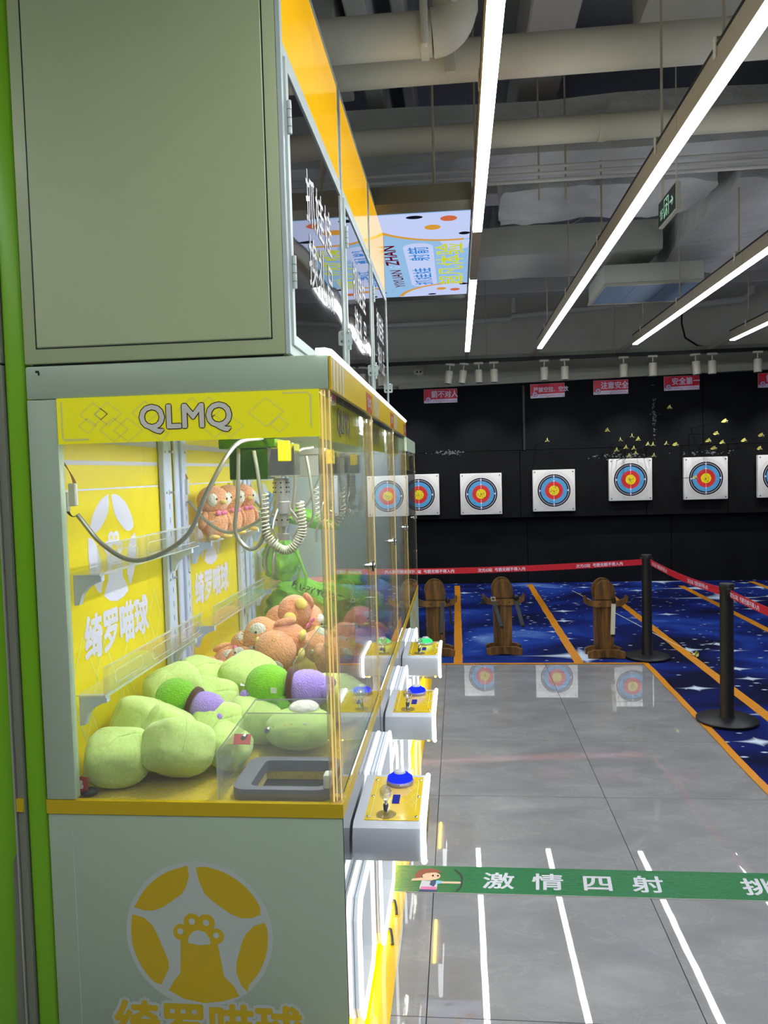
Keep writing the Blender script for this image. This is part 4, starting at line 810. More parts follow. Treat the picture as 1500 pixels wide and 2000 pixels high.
    if i < 2:
        cn_ = obj('connector', B().box(gx-.535, gx-.512, y0+.09, y0+.105, 1.545+dz, 1.61+dz, .003, 1), 'plug', t); obj('connector', B().box(gx-.555, gx-.533, y0+.085, y0+.1, 1.53+dz, 1.585+dz, .003, 1), 'plug', t)
        for k in range(4):
            obj('wire', B().tube(bez([(gx-.523+k*.003, y0+.1, 1.61+dz), (gx-.53, y0+.1, 1.65+dz), (gx-.56-k*.004, y0+.1, 1.69+dz)], 8), .0012, 5), 'wire_o', t)
            obj('wire', B().tube(bez([(gx-.545+k*.003, y0+.095, 1.53+dz), (gx-.53, y0+.1, 1.505+dz), (gx-.515, y0+.1, 1.52+dz)], 8), .0012, 5), 'wire_k', t)
    # chute
    if not plain:
        cx0 = -.68
        ch = obj('chute_guard', B().prism([(cx0, .7165), (-.366, .7165), (-.366, 1.008), (-.565, 1.005), (cx0, .856)], 'y', y0+.026, y0+.03), 'acrylic', t, smooth=False)
        e_ = B().ribbon([(cx0, .717), (cx0, .856), (-.565, 1.005), (-.366, 1.008)], .004, (0, y0+.026, 0), (1, 0, 0), (0, 0, 1), .0008)
        for z in (.75, .78, .81, .84): e_.ribbon([(cx0+.012, z), (cx0+.012, z+.012)], .003, (0, y0+.026, 0), (1, 0, 0), (0, 0, 1), .0008)
        printed('polished_edge', e_, 'acrylicedge', ch)
        g2 = obj('chute_guard', B().prism([(cx0, .7165), (-.366, .7165), (-.366, .87), (cx0, .87)], 'y', y0+.33, y0+.334).box(cx0, cx0+.004, y0+.031, y0+.33, .7165, .856), 'acrylic', t, smooth=False)
        printed('polished_edge', B().ribbon([(cx0, .87), (-.366, .87)], .004, (0, y0+.33, 0), (1, 0, 0), (0, 0, 1), .0008), 'acrylicedge', g2)
        tr_ = obj('prize_tray', B().prism([rrect(-.65, -.37, y0+.035, y0+.28, .04), rrect(-.60, -.39, y0+.06, y0+.25, .02)[::-1]], 'z', .7165, .75), 'traygrey', t); obj('tray_opening', B().box(-.6, -.39, y0+.06, y0+.25, .6885, .692), 'hole', tr_, smooth=False)
        obj('tray_sensor', B().box(-.388, -.366, y0+.04, y0+.08, .75, .79, .006), 'plug', t); obj('guard_bolt', B().cyl((-.602, y0+.02, .9), (-.602, y0+.036, .9), .007, 10).cyl((-.535, y0+.02, .92), (-.535, y0+.036, .92), .007, 10), 'steel', t)
    return t
ms = [machine(0, 2.003, 2.985, 1.93, 'nearest claw machine, its side panel facing us, filled with pale green cushions'), machine(1, 3.0, 3.985, 1.93, 'second claw machine, holding peach penguin toys'),
      machine(2, 4.0, 4.925, 1.93, 'third claw machine, holding green cloth bags and a green lit button'), machine(3, 4.94, 5.95, 1.84, 'last claw machine of the row, with a plain grey top strip and no console', plain=True)]
fs_ = thing('floor_light_strip', 'glowing yellow light strip on the floor along the feet of the claw machines', 'light strip', (-.29, 3.6, 0))
obj('base_plate', B().box(-.3, -.234, 1.99, 5.9, .0005, .0015), 'yfilm', fs_, smooth=False); obj('glow_line', B().box(-.305, -.3, 1.99, 5.9, .0005, .016), 'floorled', fs_, smooth=False)
for y in (2.62, 2.8):
    tag(obj('cable_hook', B().tube([(-.285, y, .004), (-.27, y-.02, .014), (-.262, y-.06, .012), (-.258, y-.09, .004)], .0055, 8), 'strap', loc=(-.285, y, 0)), 'small grey hook lying on the yellow strip, the %s of two' % ('lower one' if y < 2.7 else 'upper one'), 'hook')

# ---- boxes on top
def topbox(i, y0, y1, lab):
    t = thing('overhead_box', lab, 'cabinet', (-.8, (y0+y1)/2, 1.932), group='tall boxes on top of the claw machines'); xf = -.43; z0, z1 = 1.936, 3.12
    obj('shell', B().box(X0, xf-.012, y0, y1, z0, z1, .004), 'boxpanel', t); obj('plinth', B().box(X0+.02, xf-.02, y0+.01, y1-.01, 1.9302, z0), 'black', t, smooth=False)
    obj('side_recess', B().prism([[(-1.13, 1.975), (-.476, 1.975), (-.476, 3.085), (-1.13, 3.085)], [(-1.127, 1.978), (-1.127, 3.082), (-.479, 3.082), (-.479, 1.978)]], 'y', y0-.0008, y0+.001), 'black', t, smooth=False)
    obj('side_panel', B().box(-1.126, -.48, y0-.003, y0+.002, 1.979, 3.081, .002, 1), 'boxpanel', t)
    R1, R2 = [(y0, z0), (y1, z0), (y1, z1), (y0, z1)], [(y0+.025, z0+.025), (y0+.025, z1-.02), (y1-.018, z1-.02), (y1-.018, z0+.025)]
    obj('front_frame', B().prism([R1, R2], 'x', xf-.0115, xf), 'frame', t, smooth=False); obj('mid_rail', B().box(xf-.0115, xf, y0+.025, y1-.018, 2.71, 2.742), 'frame', t, smooth=False)
    pn = obj('light_panel', B().box(xf-.011, xf-.002, y0+.026, y1-.019, 2.743, z1-.021), 'orangeprint', t, smooth=False)
    dz = obj('door', B().prism([[(y0+.027, z0+.027), (y1-.02, z0+.027), (y1-.02, 2.707), (y0+.027, 2.707)], [(y0+.055, z0+.055), (y0+.055, 2.68), (y1-.045, 2.68), (y1-.045, z0+.055)]], 'x', xf-.008, xf+.006), 'frame', t, smooth=False)
    obj('door_glass', B().box(xf-.006, xf+.002, y0+.054, y1-.044, z0+.054, 2.681), 'blackglass', dz, smooth=False)
    s = (y1-y0)/.99; c = (y0+y1)/2
    printed('door_lettering', text_b('抓娃娃', .165, (xf+.002, c, 2.385), (0, 1, 0), (0, 0, 1), .001, bold=.01, spacing=1.05, sx=s*.92), 'greyprint', dz); printed('door_lettering', text_b('换礼品', .165, (xf+.002, c+.02, 2.2), (0, 1, 0), (0, 0, 1), .001, bold=.01, spacing=1.05, sx=s*.92), 'greyprint', dz)
    for z in (2.15, 2.55):
        h = obj('hinge', B().cyl((xf+.012, y0+.03, z-.04), (xf+.012, y0+.03, z+.045), .006, 10), 'frame', t)
        for k in (-1, 0, 1): obj('hinge_ring', B().cyl((xf+.012, y0+.03, z+k*.022-.001), (xf+.012, y0+.03, z+k*.022+.001), .0066, 10), 'greytrim', h)
    hp = B(); hs = [rrect(xf-.028, xf+.03, 2.118, 2.175, .008)]
    hs += [circ(xf-.012, 2.134, .006, 12)[::-1], circ(xf+.014, 2.134, .006, 12)[::-1], circ(xf-.012, 2.16, .003, 8)[::-1], circ(xf+.014, 2.16, .003, 8)[::-1]]
    hp.prism(hs, 'y', y1+.001, y1+.004); ha = obj('hasp_plate', hp, 'frame', t, smooth=False); obj('hasp_screw', B().ell((xf-.012, y1, 2.17), (.004, .003, .006)).ell((xf+.014, y1, 2.17), (.004, .003, .006)), 'chrome', ha)
    obj('lock_bar', B().box(xf+.0, xf+.007, y1-.008, y1+.0, 1.95, 2.71), 'frame', t, smooth=False)
    return t
topbox(0, 2.003, 3.02, 'nearest tall box, a blank grey-green side with a framed panel'); topbox(1, 3.05, 4.01, 'middle tall box with yellow panel and black lettered door, between the other two'); topbox(2, 4.04, 4.9, 'last tall box, next to the blue ceiling screen')
# ---- green cabinet behind the first machine
gc = thing('green_cabinet', 'lime green cabinet with grey edge trim standing back to back with the nearest machine', 'cabinet', (-1.6, 2.4, 0))
obj('body', B().box(-2.1, -1.264, 2.03, 2.95, 0, 3.3, .004), 'green', gc); obj('rear_cover', B().box(-1.236, -1.176, 2.022, 2.95, .0, 3.3, .008, 3), 'green', gc)
obj('edge_trim', B().box(-1.259, -1.238, 2.012, 2.06, 0, 1.94, .002, 1), 'greytrim', gc); obj('edge_trim', B().box(-1.259, -1.238, 2.012, 2.06, 1.945, 3.3, .002, 1), 'greytrim', gc)
obj('silver_edge', B().box(-1.2635, -1.2592, 2.005, 2.03, 0, 3.3), 'steel', gc, smooth=False); obj('base_flap', B().prism([(-1.296, .02), (-1.264, .02), (-1.264, .56), (-1.27, .566), (-1.276, .555), (-1.281, .54)], 'y', 2.015, 2.029), 'greytrim', gc, smooth=False)
obj('trim_band', B().box(-1.2585, -1.2385, 2.006, 2.0115, .69, .727), 'gold', gc, smooth=False)

# ================================================================== PLUSH TOYS
def to(loc_c, rot, local_c, s):   # root location so that the local point lands on loc_c
    return Vector(loc_c)-Euler(rot).to_matrix() @ (Vector(local_c)*s)
def cushion(name='cushion'):
    t = thing(name, 'x', 'cushion', (0, 0, 0))
    def f(d):
        g = sum(math.exp(-((d.dot(Vector(q).normalized()))/.05)**2) for q in ((1, .15, 0), (-.5, .85, .1), (-.5, -.85, .2)) if d.dot(Vector(q).cross(Vector((0, 0, 1)))) > -.2)
        return 1-.028*min(g, 1.4)+.05*noise.noise(d*1.8)+.02*noise.noise(d*5)
    obj('cover', B().ell((0, 0, 0), (1, .92, .78), nu=64, nv=40, fn=f, p=.64), 'pgreen', t)
    for ang in (.3, 2.4, 4.4):
        pts = []
        for k in range(13):
            th = k/12*1.9; d = Vector((sin(th)*cos(ang), sin(th)*sin(ang), cos(th))); sp = lambda x: math.copysign(abs(x)**.64, x)
            q = Vector((sp(sin(th))*sp(cos(ang)), sp(sin(th))*sp(sin(ang)), sp(cos(th)))); pts.append(Vector((q.x*1, q.y*.92, q.z*.78))*f(q)*.997)
        obj('seam', B().tube(pts, .009, 6), 'pseam', t)
    return t
cu = cushion()
CU = [((-1.045, 2.14, .800), (.3, .1, .3), .092, 'pale green cushion by the side glass corner, beside the small red tag'),
      ((-.845, 2.17, .782), (-.4, .5, .9), .1, 'pale green cushion tilted on the yellow floor next to the clear chute guard'),
      ((-1.08, 2.36, .83), (.1, .4, 1.2), .1, 'pale green cushion lying behind the cushion with the red tag'),
      ((-.935, 2.33, .79), (.6, .2, 2.0), .098, 'pale green cushion wedged under the green toy with purple ears'),
      ((-1.06, 2.58, .872), (.2, -.3, .6), .1, 'pale green cushion leaning on the yellow back sheet'),
      ((-.80, 2.40, .775), (.9, .2, .3), .085, 'pale green cushion between the purple-eared toy and the chute guard'),
      ((-.99, 2.82, .84), (.2, .3, .1), .1, 'pale green cushion behind the purple-eared toy, touching the peach penguins'),
      ((-.81, 2.82, .85), (.3, -.2, 1.1), .105, 'pale green cushion with a white paper label behind the two green toys'),
      ((-.70, 2.50, .79), (.1, .3, .5), .09, 'pale green cushion under the green and violet toy with brown band'),
      ((-.9, 2.66, .79), (.7, .3, .2), .09, 'pale green cushion low between the two green and violet toys'),
      ((-.45, 2.72, .80), (.2, .2, .9), .1, 'pale green cushion by the front door glass'),
      ((-.72, 2.26, .765), (.4, .6, .2), .07, 'small pale green cushion with a red card beside the clear guard')]
for i, (l, r, s, lab) in enumerate(CU):
    if i == 0: cu.location = l; cu.rotation_euler = r; cu.scale = (s,)*3; cu['label'] = lab; cu['group'] = 'pale green cushions in the nearest machine'
    else: dup(cu, l, r, lab, 'pale green cushions in the nearest machine', s)
t = thing('printed_cushion', 'domed pale green cushion with tiny animal prints, beside the prize tray', 'cushion', (-.53, 2.43, .765))
obj('cover', B().ell((-.53, 2.43, .79), (.115, .1, .062), nu=48, nv=28, fn=lambda d: 1+.02*noise.noise(d*3), p=.9), 'pgreen', t); obj('pompom', B().ell((-.52, 2.45, .852), (.05, .05, .022)), 'white', t); obj('top_ring', B().ell((-.52, 2.45, .84), (.055, .055, .022)), 'pgreen', t)
for k, (x, z, m_, r_) in enumerate(((-.6, .815, 'eye', .006), (-.588, .818, 'eye', .004), (-.56, .825, 'yel', .006), (-.54, .828, 'yel', .006), (-.5, .826, 'white', .009), (-.485, .822, 'eye', .004), (-.575, .832, 'bluef', .006))):
    q = (z-.79)/.062; yy = 2.43-.1*sqrt(max(0, 1-q*q-((x+.53)/.115)**2))-.001; obj('animal_print', B().ell((x, yy, z), (r_, .003, r_*.8), nu=10, nv=6), m_, t)
def tag_card(l, r, m_, lab, w_=.03, h=.035): o = obj('paper_tag', B().box(-w_/2, w_/2, -.0006, .0006, -h/2, h/2), m_, loc=l, local=True, smooth=False); o.rotation_euler = r; tag(o, lab, 'tag'); return o
rt = tag_card((-1.085, 2.045, .752), (0, .05, .1), 'tagr', 'red card tag with a tiny white bear, in the corner by the side glass', .04, .05)
printed('bear_print', B().flat(circ(-1.085, .75, .008, 16), (0, 2.0435, 0), (1, 0, 0), (0, 0, 1), 0).flat(circ(-1.085, .762, .006, 16), (0, 2.0435, 0), (1, 0, 0), (0, 0, 1), 0), 'tag', rt)
tag(obj('dark_ball', B().ell((-1.07, 2.06, .728), (.026, .02, .013)), 'dark', loc=(-1.07, 2.06, .716)), 'dark fuzzy ball in the corner under the red card tag', 'ball')
tag_card((-.78, 2.72, .86), (-1.0, .2, .3), 'tag', 'white paper label on the cushion behind the green toys', .06, .04); tag_card((-.66, 2.21, .83), (-.9, .1, .2), 'tagr', 'red paper card on the small cushion beside the clear guard', .05, .035)
# green and violet toys
def froggy(lab, loc, rot, s):
    t = thing('green_violet_toy', lab, 'plush toy', loc, rot, 'green and violet plush toys', s); n_ = lambda d: 1+.02*noise.noise(d*9)
    obj('head', B().ell((-.36, 0, 0), (.42, .4, .4), nu=48, nv=32, fn=n_, p=.92), 'lime', t, local=True); obj('body', B().ell((.36, 0, -.02), (.4, .34, .34), nu=48, nv=32, fn=n_, p=.92), 'violet', t, local=True)
    b_ = B().tube([(.03, .0, 0), (.1, .0, 0), (.13, 0, 0)], .34, 36, rs=[.365, .36, .34]); obj('scarf', b_, 'brown', t, local=True)
    for s_ in (-1, 1):
        obj('ear', B().ell((-.72, s_*.26, -.06), (.11, .1, .1), fn=n_), 'violet', t, local=True); obj('eye_patch', B().ell((-.42, s_*.2-.12, -.33), (.15, .1, .06), fn=n_), 'violet', t, local=True)
        obj('arm', B().ell((-.02, s_*.3, -.22), (.13, .1, .17), fn=n_), 'lime', t, local=True); obj('foot', B().ell((.74, s_*.2, .02), (.12, .11, .12), fn=n_), 'violet', t, local=True)
    obj('care_label', B().box(-.22, -.12, -.415, -.405, .05, .15), 'tag', t, local=True, smooth=False)
    return t
froggy('lime green toy with violet ears and patches lying on the cushions in the middle', (-.89, 2.42, .875), (.3, .25, -.15), .158)
froggy('lime green toy with a brown scarf and round violet body, near the door glass', (-.60, 2.57, .885), (.1, .02, .02), .19)
# peach penguins
def penguin():
    t = thing('penguin_toy', 'x', 'plush toy'); n_ = lambda d: 1+.015*noise.noise(d*9); L = dict(local=True)
    obj('body', B().ell((0, 0, .3), (.27, .25, .31), nu=40, nv=26, fn=n_), 'peach', t, **L); obj('head', B().ell((0, 0, .72), (.31, .28, .27), nu=40, nv=26, fn=n_), 'peach', t, **L)
    for s_ in (-1, 1):
        obj('face_patch', B().ell((s_*.13, -.185, .73), (.12, .085, .13), nu=20, nv=12), 'white', t, **L); obj('eye', B().ell((s_*.115, -.266, .745), (.02, .014, .022), nu=12, nv=8), 'eye', t, **L)
        obj('wing', B().ell((s_*.27, -.04, .36), (.07, .11, .18), (0, s_*-.35, 0), nu=16, nv=10), 'peach', t, **L); obj('foot', B().ell((s_*.14, -.2, .04), (.09, .12, .05), nu=16, nv=10), 'yel', t, **L)
    obj('beak', B().ell((0, -.3, .69), (.065, .07, .045), nu=16, nv=10), 'yel', t, **L)
    obj('bow', B().ell((-.06, -.25, .49), (.06, .02, .045), (0, .3, 0), nu=12, nv=8).ell((.06, -.25, .49), (.06, .02, .045), (0, -.3, 0), nu=12, nv=8).ell((0, -.26, .49), (.02, .02, .02), nu=10, nv=6), 'bow', t, **L)
    obj('crest', B().tube([(0, 0, .97), (.01, -.01, 1.03)], .01, 6).tube([(0.02, 0, .97), (.05, -.01, 1.02)], .01, 6), 'mat', t, **L)
    return t
pg = penguin(); HD = (0, 0, .72); PGL = []
def put(hc, rot, s, lab, grp, first=[True]):
    l = to(hc, rot, HD, s)
    if first[0]: first[0] = False; pg.location = l; pg.rotation_euler = rot; pg.scale = (s,)*3; pg['label'] = lab; pg['group'] = grp; return pg
    return dup(pg, l, rot, lab, grp, s)
G2 = 'peach penguins heaped in the second machine'
put((-.856, 3.2, .925), (-.15, -1.45, .15), .28, 'big peach penguin lying on its side with a pink bow, on top of the heap', G2)
put((-.72, 3.5, .93), (-.6, 2.3, .5), .28, 'peach penguin with its yellow feet upward, behind the one lying on its side', G2)
put((-.775, 3.12, .835), (.75, .35, -.3), .29, 'peach penguin seen from the top of its head, in front of the big one', G2)
put((-.62, 3.3, .86), (-1.1, .6, .9), .27, 'peach penguin on its back with both yellow feet up, beside the door glass', G2)
put((-.93, 3.13, .815), (-.9, -.9, .4), .24, 'peach penguin lying low with its face up beside the post', G2)
put((-1.02, 3.15, .79), (-1.2, .9, -.5), .24, 'peach penguin flat on its back, closest to the yellow sheet', G2)
put((-1.04, 3.4, .83), (-.7, .8, -.2), .24, 'peach penguin half buried against the yellow sheet', G2)
put((-.88, 3.55, .80), (.5, 1.6, 1.3), .26, 'peach penguin buried under the heap', G2)
put((-.50, 3.15, .82), (-.8, -.5, 1.9), .26, 'peach penguin behind the clear guard of its own machine', G2)
put((-.5, 3.5, .84), (-.2, 1.3, 2.2), .27, 'peach penguin pressed against the second door glass', G2)
put((-.46, 3.8, .82), (0, -.6, .5), .27, 'reddish looking penguin at the far corner of the second door', G2)
put((-.9, 3.75, .84), (1.0, .3, 2.5), .27, 'peach penguin at the back of the heap', G2)
G3 = 'peach penguins sitting on the shelf'
for y, a, l in ((3.22, .95, 'peach penguin sitting on the upper shelf, nearest the post'), (3.44, .9, 'middle peach penguin on the upper shelf'), (3.66, .85, 'peach penguin on the upper shelf, deepest in the machine')):
    put((-1.06, y, 1.35+.72*.23), (0, 0, a), .23, l, G3)
# third machine: cloth bags
def bag(lab, c, r, m_, seed, rot=(0, 0, 0)):
    o = obj('cloth_bag', B().ell((0, 0, 0), r, nu=44, nv=28, fn=lambda d: 1+.28*noise.noise(d*2.2+Vector((seed, 0, 0)))+.12*noise.noise(d*6+Vector((0, seed, 0)))), m_, loc=c, local=True); o.rotation_euler = rot; return tag(o, lab, 'bag', 'crumpled cloth bags in the third machine')
bg = bag('green cloth bag with black lettering and a yellow round print', (-.78, 4.25, .83), (.25, .1, .12), 'bag', 1, (0, .35, 0))
from mathutils.bvhtree import BVHTree
bpy.context.view_layer.update(); bv = BVHTree.FromPolygons([bg.matrix_world @ v.co for v in bg.data.vertices], [p.vertices[:] for p in bg.data.polygons])
def drape(b_):
    v2 = []
    for v in b_.v:
        h = bv.ray_cast(Vector((v[0], 4.0, v[2])), Vector((0, 1, 0)))[0]; v2.append((v[0], (h.y if h else 4.2)-.0015, v[2]))
    b_.v = v2; return b_
printed('bag_lettering', drape(text_b('HAPPY TOGETHER', .045, (-.76, 4.14, .885), (.95, 0, -.3), (.3, 0, .95), 0, bold=.02)), 'eye', bg)
rg = B()
for k in range(1, 5): rg.ribbon(circ(-.8, .83, .012*k, 20), .0125, (0, 4.1, 0), (1, 0, 0), (0, 0, 1), 0, closed=True)
printed('bag_print', drape(rg), 'bagy', bg)
bag('green cloth bag crumpled against the back sheet', (-1.0, 4.3, .82), (.16, .12, .12), 'bag', 2); bag('teal cloth bag in the middle of the pile', (-.66, 4.4, .86), (.14, .12, .1), 'bag2', 3); bag('rose cloth bag at the top of the pile', (-.9, 4.6, .92), (.16, .12, .06), 'bag3', 4)
bag('green cloth bag by the third door glass', (-.55, 4.3, .8), (.13, .14, .1), 'bag', 5); bag('light green cloth bag behind the lettered one', (-.68, 4.65, .9), (.16, .12, .1), 'bag', 6)
hb = bag('green cloth bag hanging over the shelf with dangling straps', (-1.02, 4.25, 1.14), (.1, .08, .12), 'bag', 7); obj('strap', B().tube([(-.92, 4.2, 1.2), (-.86, 4.18, 1.05), (-.87, 4.18, .95), (-.91, 4.18, .97), (-.9, 4.2, 1.1)], .009, 8), 'bag', hb)
cb = bag('green cloth bag with a pointed end lying over the shelf edge', (-.98, 4.5, 1.36), (.2, .1, .05), 'bag', 8, (0, .3, 0)); bag('blue cloth bag standing on the shelf', (-1.05, 4.22, 1.42), (.06, .08, .09), 'bluef', 9)
bt = thing('blue_toy', 'blue plush toy with round ears by the third door glass', 'plush toy', (-.5, 4.55, .85)); obj('head', B().ell((-.5, 4.55, .9), (.1, .09, .08)), 'bluef', bt); obj('ear', B().ell((-.56, 4.53, .985), (.035, .03, .035)), 'bluef', bt); obj('ear', B().ell((-.44, 4.57, .98), (.035, .03, .035)), 'bluef', bt); obj('muzzle', B().ell((-.5, 4.47, .88), (.05, .03, .035)), 'white', bt)
# fourth machine
def crocl(lab, c, m_, s, seed):
    t = thing('green_toy', lab, 'plush toy', c, group='green toys in the last machine'); obj('head', B().ell(c, (s, s*.9, s*.85), fn=lambda d: 1+.05*noise.noise(d*3+Vector((seed, 0, 0)))), m_, t)
    for k in (-1, 1): obj('eye', B().ell((c[0]+k*s*.35, c[1]-s*.75, c[2]+s*.4), (s*.14,)*3, nu=10, nv=8), 'eye', t); obj('foot', B().ell((c[0]+k*s*.6, c[1]-s*.4, c[2]-s*.75), (s*.3, s*.35, s*.22), nu=14, nv=8), m_, t)
crocl('green frog-like toy closest to the last door', (-.47, 5.3, .83), 'lime', .09, 1); crocl('green toy in the middle of the last machine', (-.7, 5.35, .83), 'bag', .1, 2); crocl('green toy at the back of the last machine', (-.95, 5.4, .83), 'lime', .1, 3)

# let every toy rest on the fur floor and stay inside the glass
bpy.context.view_layer.update()
for o in [q for q in COL.objects if q.parent is None and q.get('category') in ('cushion', 'plush toy', 'bag')]:
    P = [(p.matrix_world @ v.co) for p in ([o] if o.type == 'MESH' else list(o.children)) for v in p.data.vertices]
    lo_z = min(p.z for p in P); lo_x = min(p.x for p in P); hi_x = max(p.x for p in P)
    if lo_z < .7165: o.location.z += min(.7165-lo_z, .05)
    if lo_x < -1.118: o.location.x += min(-1.118-lo_x, .06)
    elif hi_x > -.343: o.location.x -= min(hi_x+.343, .06)

# ================================================================== ARCHERY STANDS, STANCHIONS, BANNER
def stand():
    t = thing('bow_stand', 'x', 'stand'); L = dict(local=True); W_ = 'wood'
    obj('post', B().prism([(-.085, .05), (.07, .05), (.075, .46), (.08, .5), (-.085, .5), (-.09, .44)], 'y', -.03, .03), W_, t, **L)
    obj('post_rib', B().prism([(-.02, .05), (.03, .05), (.02, .46), (-.03, .46)], 'y', -.042, -.03), W_, t, **L)
    obj('head_board', B().prism([(-.08, .49)]+[(.085*cos(a), .55+.1*sin(a)) for a in [pi-i*pi/14 for i in range(15)]]+[(.08, .49)], 'y', -.04, -.012), W_, t, **L)
    obj('head_board', B().prism([(-.09, .49)]+[(-.01+.09*cos(a), .565+.1*sin(a)) for a in [pi-i*pi/14 for i in range(15)]]+[(.08, .49)], 'y', .02, .045), W_, t, **L)
    obj('crossbar', B().prism([(-.165, .53), (-.185, .52), (-.18, .47), (-.14, .44), (-.08, .43), (.08, .43), (.14, .44), (.18, .47), (.185, .52), (.165, .53), (.15, .5), (.1, .48), (-.1, .48), (-.15, .5)], 'y', -.065, -.042), W_, t, **L)
    for y in (-.1, .06):
        P = [(-.15, .0)]+[(-.09, .0), (-.04, .008), (.04, .008), (.09, .0), (.15, 0), (.155, .05), (.1, .068), (0, .072), (-.1, .068), (-.155, .05)]
        obj('foot_board', B().prism(P, 'y', y, y+.04), W_, t, **L)
    obj('runner', B().box(-.05, .05, -.06, .06, .012, .05), W_, t, **L)
    for x in (-.05, .05): obj('bolt', B().cyl((x, -.068, .455), (x, -.06, .455), .006, 8), 'black', t, **L)
    return t
def strap(t, x0, z0, x1, z1, m_, w_=.032, y=-.075, buckle=True):
    pts = [(x0, z0), (x0+(x1-x0)*.5, z0+(z1-z0)*.5), (x1, z1)]; d = Vector((x1-x0, z1-z0)).normalized(); q = Vector((-d.y, d.x))*w_/2
    o = obj('strap', B().prism([(x0-q.x, z0-q.y), (x1-q.x, z1-q.y), (x1, z1-.01), (x1+q.x, z1+q.y), (x0+q.x, z0+q.y)], 'y', y-.004, y), m_, t, local=True)
    obj('strap_tip', B().box(x1-.012, x1+.016, y-.012, y, z1-.018, z1+.0), 'black', o, local=True)
    if buckle: obj('buckle', B().prism([[(x0-.02, z0), (x0+.02, z0), (x0+.014, z0+.035), (x0-.026, z0+.035)], [(x0-.013, z0+.006), (x0-.017, z0+.028), (x0+.008, z0+.028), (x0+.013, z0+.006)]], 'y', y-.006, y), 'steel', o, local=True)
ST = []
st = stand(); st.location = (.37, 6.74, .003); st['label'] = 'wooden bow stand with two slanting grey straps, between the first two lane lines'; st['group'] = 'wooden bow stands at the lane ends'
s2 = dup(st, (1.21, 6.6, .003), (0, 0, .0), 'wooden bow stand with a pale cream strap, next to the first black stanchion', 'wooden bow stands at the lane ends'); s3 = dup(st, (-.215, 6.68, .003), (0, 0, .05), 'wooden bow stand partly hidden by the last claw machine', 'wooden bow stands at the lane ends')
strap(st, -.085, .47, -.02, .25, 'strap'); strap(st, .105, .47, .16, .255, 'strap', buckle=False); obj('dark_clip', B().ell((.105, -.08, .5), (.03, .02, .025)), 'black', st, local=True); obj('dark_clip', B().prism([(-.2, .44), (-.18, .5), (-.15, .45)], 'y', -.08, -.06), 'black', st, local=True)
strap(s2, .062, .46, .052, .2, 'strapw', .036, buckle=False); obj('black_clip', B().box(.05, .08, -.09, -.066, .46, .515, .006), 'black', s2, local=True)
strap(s3, .055, .47, .04, .21, 'strap', buckle=False); strap(s3, .115, .44, .128, .3, 'black', .022, buckle=False); obj('dark_clip', B().ell((.1, -.08, .49), (.02, .02, .025)), 'black', s3, local=True)

def stanchion():
    t = thing('stanchion', 'x', 'stanchion'); L = dict(local=True)
    obj('base', B().lathe([(.178, 0), (.182, .006), (.182, .018), (.17, .026), (.05, .03)], n=56), 'stanch', t, **L); obj('pole', B().lathe([(.046, .028), (.041, .04), (.04, .83), (.044, .832), (.044, .862), (.041, .868)], n=32), 'stanch', t, **L)
    obj('belt_head', B().box(-.052, .052, -.018, .018, .775, .845, .004), 'stanch', t, **L); return t
sa = stanchion(); sa.location = (1.545, 6.53, .002); sa['label'] = 'black belt stanchion beside the wooden stand with the cream strap'; G = 'black belt stanchions'; sa['group'] = G
sb = dup(sa, (1.64, 4.9, .002), (0, 0, 1.55), 'black belt stanchion nearer to us, standing by the edge tape', G); dup(sa, (-.62, 6.2, .002), (0, 0, .1), 'black belt stanchion hidden behind the last claw machine', G); dup(sa, (1.74, 3.45, .002), (0, 0, 1.5), 'black belt stanchion outside the picture edge', G)
def belt(a, b, lab, texts, sag=.03, flip=False):
    a, b = Vector(a), Vector(b); d = b-a; hd = Vector((d.x, d.y, 0)); L_ = hd.length; u = hd.normalized(); n = 24; h = .048; th = u.cross(Vector((0, 0, 1)))*.0012; vs = []
    P = lambda s: a+d*s-Vector((0, 0, 1))*sag*4*s*(1-s)
    for i in range(n+1):
        p = P(i/n)
        vs += [p+Vector((0, 0, h/2))+th, p-Vector((0, 0, h/2))+th, p-Vector((0, 0, h/2))-th, p+Vector((0, 0, h/2))-th]
    fs = [(4*i+k, 4*i+(k+1) % 4, 4*i+4+(k+1) % 4, 4*i+4+k) for i in range(n) for k in range(4)]+[(0, 1, 2, 3), (4*n+3, 4*n+2, 4*n+1, 4*n)]
    o = tag(obj('barrier_belt', B().add(vs, fs), 'belt', loc=a), lab, 'belt', 'red belts between the stanchions')
    for s in texts:
        dd = (P(s+.01)-P(s-.01)).normalized(); up = Vector((0, 0, 1)); nrm = dd.cross(up); side = -1 if nrm.y > 0 else 1
        if side < 0: dd = -dd
        c = P(s)-Vector((0, 0, .013)); 
        printed('belt_lettering', text_b('次元G站  弓箭无眼不得入内', .032, c, dd, up, .0022, bold=.02, sx=1.0), 'signwhite', o)
    return o
belt((-.57, 6.2, .80), (1.50, 6.5, .812), 'long red belt from the machines to the first stanchion, in front of the black wall', (.16, .44, .83), .015)
belt((1.565, 6.48, .812), (1.63, 4.96, .812), 'red belt sloping between the two black stanchions', (.16, .72), .02); belt((1.645, 4.84, .812), (1.735, 3.52, .812), 'red belt leaving the nearer stanchion toward the picture edge', (.14,), .02)

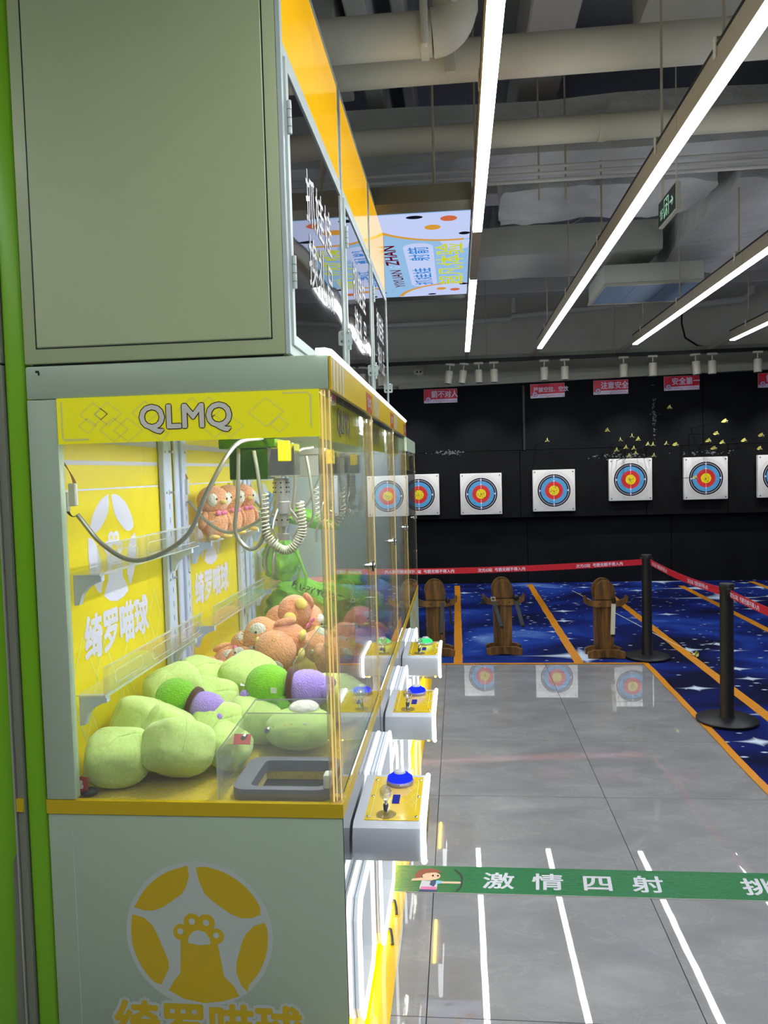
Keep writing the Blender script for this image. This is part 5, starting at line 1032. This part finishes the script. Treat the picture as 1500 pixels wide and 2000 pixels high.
bn = thing('floor_banner', 'green sticker strip across the grey tiles with an archer girl and white brush writing', 'banner', (.6, 2.965, .001))
obj('strip', B().box(-.3, 3.0, 2.868, 3.065, .0008, .0018), 'bangreen', bn, smooth=False); obj('edge_line', B().box(-.3, 3.0, 2.8655, 2.868, .0008, .002), 'greyprint', bn, smooth=False)
BO, BU, BV = (0, 0, .0018), (1, 0, 0), (0, 1, 0)
for s, x in (('激', .12), ('情', .31), ('四', .5), ('射', .69), ('挑', 1.1)): printed('banner_lettering', text_b(s, .125, (x, 2.915, .0018), BU, BV, .0005, bold=.018, shear=.1), 'silvertext', bn)
def fl(nm, pts, m_, off): printed(nm, B().flat(pts, BO, BU, BV, off), m_, bn)
gx, gy = -.148, 2.87
S_ = lambda pts: [(gx+x*.64, gy+y) for x, y in pts]
fl('printed_torso', S_([(-.05, .0), (.045, .0), (.05, .03), (.055, .075), (-.045, .08), (-.055, .03)]), 'silvertext', .0006); fl('printed_belt', S_([(-.052, .015), (.048, .015), (.045, .035), (-.045, .035)]), 'pink', .0009); fl('printed_skirt', S_([(-.06, -.001), (.055, -.001), (.05, .015), (-.052, .015)]), 'navy', .001)
fl('printed_vest', S_([(.005, .05), (.03, .035), (.045, .06), (.05, .078), (.01, .078)]), 'navy', .0011); fl('printed_sleeve', S_([(.04, .055), (.08, .06), (.08, .078), (.045, .082)]), 'sky', .0012); fl('printed_arm', S_([(.078, .061), (.19, .063), (.2, .07), (.19, .077), (.078, .076)]), 'skin', .0008)
fl('printed_arm', S_([(-.11, .075), (-.105, .09), (-.04, .1), (.02, .095), (.02, .08), (-.06, .078)]), 'skin', .0014); fl('printed_face', [(gx+.008+.036*cos(a), gy+.115+.03*sin(a)) for a in [i*pi/12 for i in range(24)]], 'skin', .001)
fl('printed_hair', S_([(-.085, .1), (-.09, .12), (-.075, .15), (-.04, .168), (.02, .172), (.06, .16), (.075, .14), (.05, .142), (.02, .14), (-.02, .135), (-.045, .12), (-.05, .095), (-.07, .09)]), 'hair', .0012)
for x in (.014, .034): fl('printed_eye', circ(gx+x, gy+.116, .004, 12, ry=.007), 'eye', .0016)
b_ = B().ribbon([(gx+.1, gy+.17), (gx+.11, gy+.155), (gx+.125, gy+.13), (gx+.13, gy+.1), (gx+.128, gy+.06), (gx+.122, gy+.035), (gx+.105, gy+.005)], .007, BO, BU, BV, .0013); printed('printed_bow', b_, 'bowdark', bn)
